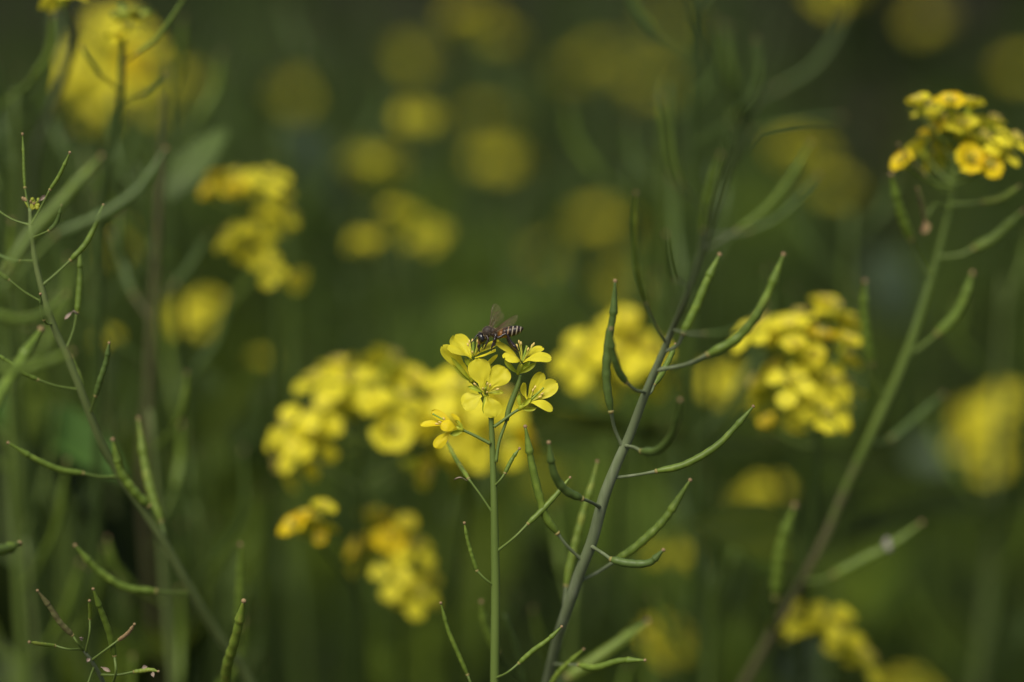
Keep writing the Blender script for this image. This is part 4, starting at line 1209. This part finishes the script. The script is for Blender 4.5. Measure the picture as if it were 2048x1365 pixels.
# neck and head
bb.tube([V((-14, -2, 0)), V((-17, -5, 0)), V((-20, -8, 0))], [6, 5, 5], 0, 12)
bb.ell(V((-23, -11.5, 0)), V((7.2, 2.2, 0)), V((-2.8, 11.8, 0)), V((0, 0, 12)), 3, 14, 18)
bb.ell(V((-26, -19, 0)), V((4, 1, 0)), V((-1, 6, 0)), V((0, 0, 6)), 4, 10, 12)
bb.tube([V((-26, -23, 0)), V((-27, -29, 0.5)), V((-26.5, -35, 1)), V((-26, -40, 1.5))], [3.0, 2.2, 1.5, 0.8], 2, 8)
bb.tube([V((-27, -22, 2)), V((-29, -28, 3)), V((-28, -34, 3))], [1.8, 1.5, 0.8], 2, 8)
# waist and abdomen
ab = catmull([V((7, -3, 0)), V((12, -3.5, 0)), V((18, -2.5, 0)), V((27, 0, 0)), V((37, 2.0, 0)), V((46, 3.8, 0)), V((53, 5.6, 0)), V((58, 7, 0)), V((62, 8, 0))], 6)
na = len(ab)
def abr(t):
    xs = [(0, 3), (0.1, 4.5), (0.2, 8.6), (0.34, 10.3), (0.52, 10.4), (0.68, 8.9), (0.8, 6.6), (0.9, 4), (0.97, 1.6), (1, 0.5)]
    for (a, ra), (b_, rb) in zip(xs, xs[1:]):
        if t <= b_:
            k = (t - a) / (b_ - a); k = k * k * (3 - 2 * k) * 0.5 + k * 0.5
            return ra + (rb - ra) * k
    return 0.5
bb.tube(ab, lambda t: abr(t) + 0.35 * math.sin(t * 2 * math.pi * 6.5), 1, 24)
# legs (near side +z, far side -z): joints and radii
LEGS = [
    [((6, -6, 5), 3.0), ((12, -11, 8), 3.0), ((27, -3.5, 9), 2.4), ((36, -18, 9), 2.6), ((43.5, -28, 9), 4.4), ((47, -32, 9), 3.2), ((50, -35, 9), 1.5), ((53, -38, 9), 1.0)],
    [((6, -6, -4), 3.0), ((12, -10, -8), 3.0), ((26, -6, -10), 2.6), ((34, -22, -10), 2.8), ((41, -31, -10), 3.8), ((46, -37, -9), 1.6), ((50, -41, -8), 0.9)],
    [((-1, -5, 6), 2.6), ((5, -6, 10), 2.8), ((7, -5, 11), 2.6), ((4, -15, 12), 3.0), ((2, -20, 12), 1.9), ((0, -27, 12), 2.3), ((-1.5, -31, 12), 1.6), ((-1.5, -38, 12), 0.8)],
    [((-1, -5, -6), 2.6), ((5, -9, -12), 2.6), ((6, -18, -13), 2.2), ((3, -28, -12), 1.6), ((2, -38, -11), 0.8)],
    [((-12, -7, 5), 2.2), ((-9, -12, 8), 2.6), ((-10, -19, 9), 2.2), ((-13, -25, 9), 1.8), ((-16, -33, 8), 0.9)],
    [((-12, -7, -5), 2.2), ((-14, -14, -8), 2.4), ((-18, -22, -8), 2.0), ((-20, -32, -6), 0.9)],
]
for lg in LEGS:
    pts = [V(p) for p, r in lg]; rs = [r for p, r in lg]
    path = catmull(pts, 5); rad = []
    for i in range(len(rs) - 1):
        for k in range(5): rad.append(rs[i] + (rs[i + 1] - rs[i]) * k / 5)
    rad.append(rs[-1])
    bb.tube(path, rad, 2, 10)
# antennae
for zz, p1, p2, p3 in [(5, (-29, -4), (-34, -10), (-41, -20)), (-4, (-29, -5), (-34, -9), (-35.5, -21))]:
    bb.tube(catmull([V((-26, -7, zz * 0.6)), V((p1[0], p1[1], zz)), V((p2[0], p2[1], zz * 1.3)), V((p3[0], p3[1], zz * 1.6))], 5), lambda t: 1.05, 3, 8)
me0 = bb.mesh('body', [])
tmp = bpy.data.objects.new('body', me0); COL.objects.link(tmp)
rm = tmp.modifiers.new('r', 'REMESH'); rm.mode = 'VOXEL'; rm.voxel_size = 0.42; rm.use_smooth_shade = True
dg = bpy.context.evaluated_depsgraph_get()
me1 = bpy.data.meshes.new_from_object(tmp.evaluated_get(dg))
bpy.data.objects.remove(tmp)
kd = KDTree(len(bb.f))
for i, f in enumerate(bb.f):
    c_ = V((0, 0, 0))
    for k in f: c_ += bb.v[k]
    kd.insert(c_ / len(f), i)
kd.balance()
mi = [bb.m[kd.find(p.center)[1]] for p in me1.polygons]
me1.materials.clear()
for m_ in BM: me1.materials.append(m_)
me1.polygons.foreach_set('material_index', mi)
me1.polygons.foreach_set('use_smooth', [True] * len(mi))
for vtx in me1.vertices: vtx.co = vtx.co * U
me1.update(); me1.name = 'body'
bee.rotation_euler = CR.to_euler()
body = link('body', me1, bee)
def bee_part(name, mb, mats):
    for i, p in enumerate(mb.v): mb.v[i] = p * U
    return link(name, mb.mesh(name, mats), bee)
for zz in (7.0, -7.0):
    e = MB(); e.ell(V((-21.0, -12.5, zz)), V((5.2, 1.8, 0)), V((-2.6, 9.4, 0)), V((0, 0, 6.2)), 0, 12, 14)
    bee_part('eye', e, [B_EYE])
# fuzz
hr = MB(); rh = random.Random(3)
def hair(c, ax, ay, az, n, L, back=V((0.4, 0, 0))):
    for _ in range(n):
        th, ph = math.acos(rh.uniform(-1, 1)), rh.random() * 6.28
        nx, ny, nz = math.sin(th) * math.cos(ph), math.sin(th) * math.sin(ph), math.cos(th)
        p = c + ax * nx + ay * ny + az * nz
        nn = (ax.normalized() * nx + ay.normalized() * ny + az.normalized() * nz + V((rh.uniform(-.35, .35),) * 1 + (rh.uniform(-.35, .35), rh.uniform(-.35, .35))) + back).normalized()
        l = L * rh.uniform(0.5, 1.1)
        s = nn.orthogonal().normalized() * 0.16
        b_ = len(hr.v)
        hr.v += [p - s, p + s, p + nn * l]; hr.f.append((b_, b_ + 1, b_ + 2)); hr.m.append(0)
        s2 = nn.cross(s)
        hr.v += [p - s2, p + s2, p + nn * l]; hr.f.append((b_ + 3, b_ + 4, b_ + 5)); hr.m.append(0)
hair(V((-9, 1.5, 0)), V((10.5, 4.5, 0)), V((-4.5, 9.5, 0)), V((0, 0, 10.5)), 420, 3.0)
hair(V((3, -1, 0)), V((8.5, 0, 0)), V((0, 9, 0)), V((0, 0, 9)), 800, 3.2)
hair(V((-18, -6, 0)), V((5, 2, 0)), V((-2, 7, 0)), V((0, 0, 8)), 500, 2.6)
hair(V((-24, -9, 0)), V((5.5, 2.0, 0)), V((-2.6, 9.5, 0)), V((0, 0, 10)), 260, 2.4, V((-0.6, 0.3, 0)))
hair(V((16, -4, 0)), V((7, 0, 0)), V((0, 6, 0)), V((0, 0, 7)), 120, 2.0)
bee_part('hair', hr, [B_FUZZ])

def wing_mat():
    m = bpy.data.materials.new('wing_membrane'); m.use_nodes = True
    N, L = m.node_tree.nodes, m.node_tree.links
    b = N['Principled BSDF']
    b.inputs['Base Color'].default_value = (0.22, 0.15, 0.09, 1)
    b.inputs['Roughness'].default_value = 0.22
    b.inputs['Alpha'].default_value = 0.19
    tc = N.new('ShaderNodeTexCoord'); ns = N.new('ShaderNodeTexNoise'); ns.inputs['Scale'].default_value = 900
    L.new(tc.outputs['Object'], ns.inputs['Vector'])
    bp = N.new('ShaderNodeBump'); bp.inputs['Strength'].default_value = 0.5; bp.inputs['Distance'].default_value = 0.0003
    L.new(ns.outputs[0], bp.inputs['Height']); L.new(bp.outputs[0], b.inputs['Normal'])
    return m
B_WING = wing_mat()
B_VEIN = bm_('wing_vein', (0.08, 0.04, 0.02), 0.4)
def wing(base, tip, wd, nrm, lead=0.35, curve=0.0, name='forewing'):
    b_, t = V(base), V(tip)
    u = (t - b_); L = u.length; u.normalize()
    n = V(nrm); n = (n - u * n.dot(u)).normalized(); s = n.cross(u)
    def fn(a, v):
        prof = (0.12 + 0.88 * math.sin(min(1, a * 1.25) * math.pi / 2) ** 1.2) * math.sqrt(max(0, 1 - max(0, (a - 0.72) / 0.285) ** 2.2))
        vv = v if v < 0 else v * lead
        return b_ + u * (L * a) + s * (vv * wd * prof) + n * (curve * L * math.sin(a * 3.1) + 0.05 * wd * math.sin(v * 5 + a * 7))
    mb = MB(); mb.grid(fn, 26, 12, 0)
    mb.tube([fn(i / 22, 1) for i in range(22)], lambda q_: 0.75 * (1 - 0.6 * q_), 1, 6)
    for v1, a0, a1, v0 in [(0.3, 0, 0.85, 0.4), (-0.2, 0, 0.9, 0.1), (-0.55, 0.1, 0.75, -0.1)]:
        mb.tube([fn(a0 + (a1 - a0) * i / 16, v0 + (v1 - v0) * i / 16) for i in range(17)], lambda q_: 0.32 * (1 - 0.5 * q_), 1, 5)
    for a0, v0, v1 in [(0.45, 0.3, -0.3), (0.62, 0.3, -0.5), (0.3, 0, -0.5)]:
        mb.tube([fn(a0 + 0.05 * i / 6, v0 + (v1 - v0) * i / 6) for i in range(7)], lambda q_: 0.25, 1, 5)
    return bee_part(name, mb, [B_WING, B_VEIN])
# near side: seen almost edge on, swept back over the abdomen
wing((-2, -2, 7), (50, 34, 22), 15, (-0.25, 0.55, 0.80), 0.25, 0.03, 'forewing')
wing((4, -1, 6), (34, 24, 12), 11, (-0.2, 0.75, 0.7), 0.3, 0.02, 'hindwing')
# far side: raised
wing((-6, 8, -6), (6, 58, -26), 15, (0.35, 0.1, 0.95), 0.35, 0.03, 'forewing')
wing((-2, 8, -6), (16, 42, -22), 13, (0.3, 0.1, 0.95), 0.5, 0.02, 'hindwing')

bpy.context.view_layer.update()
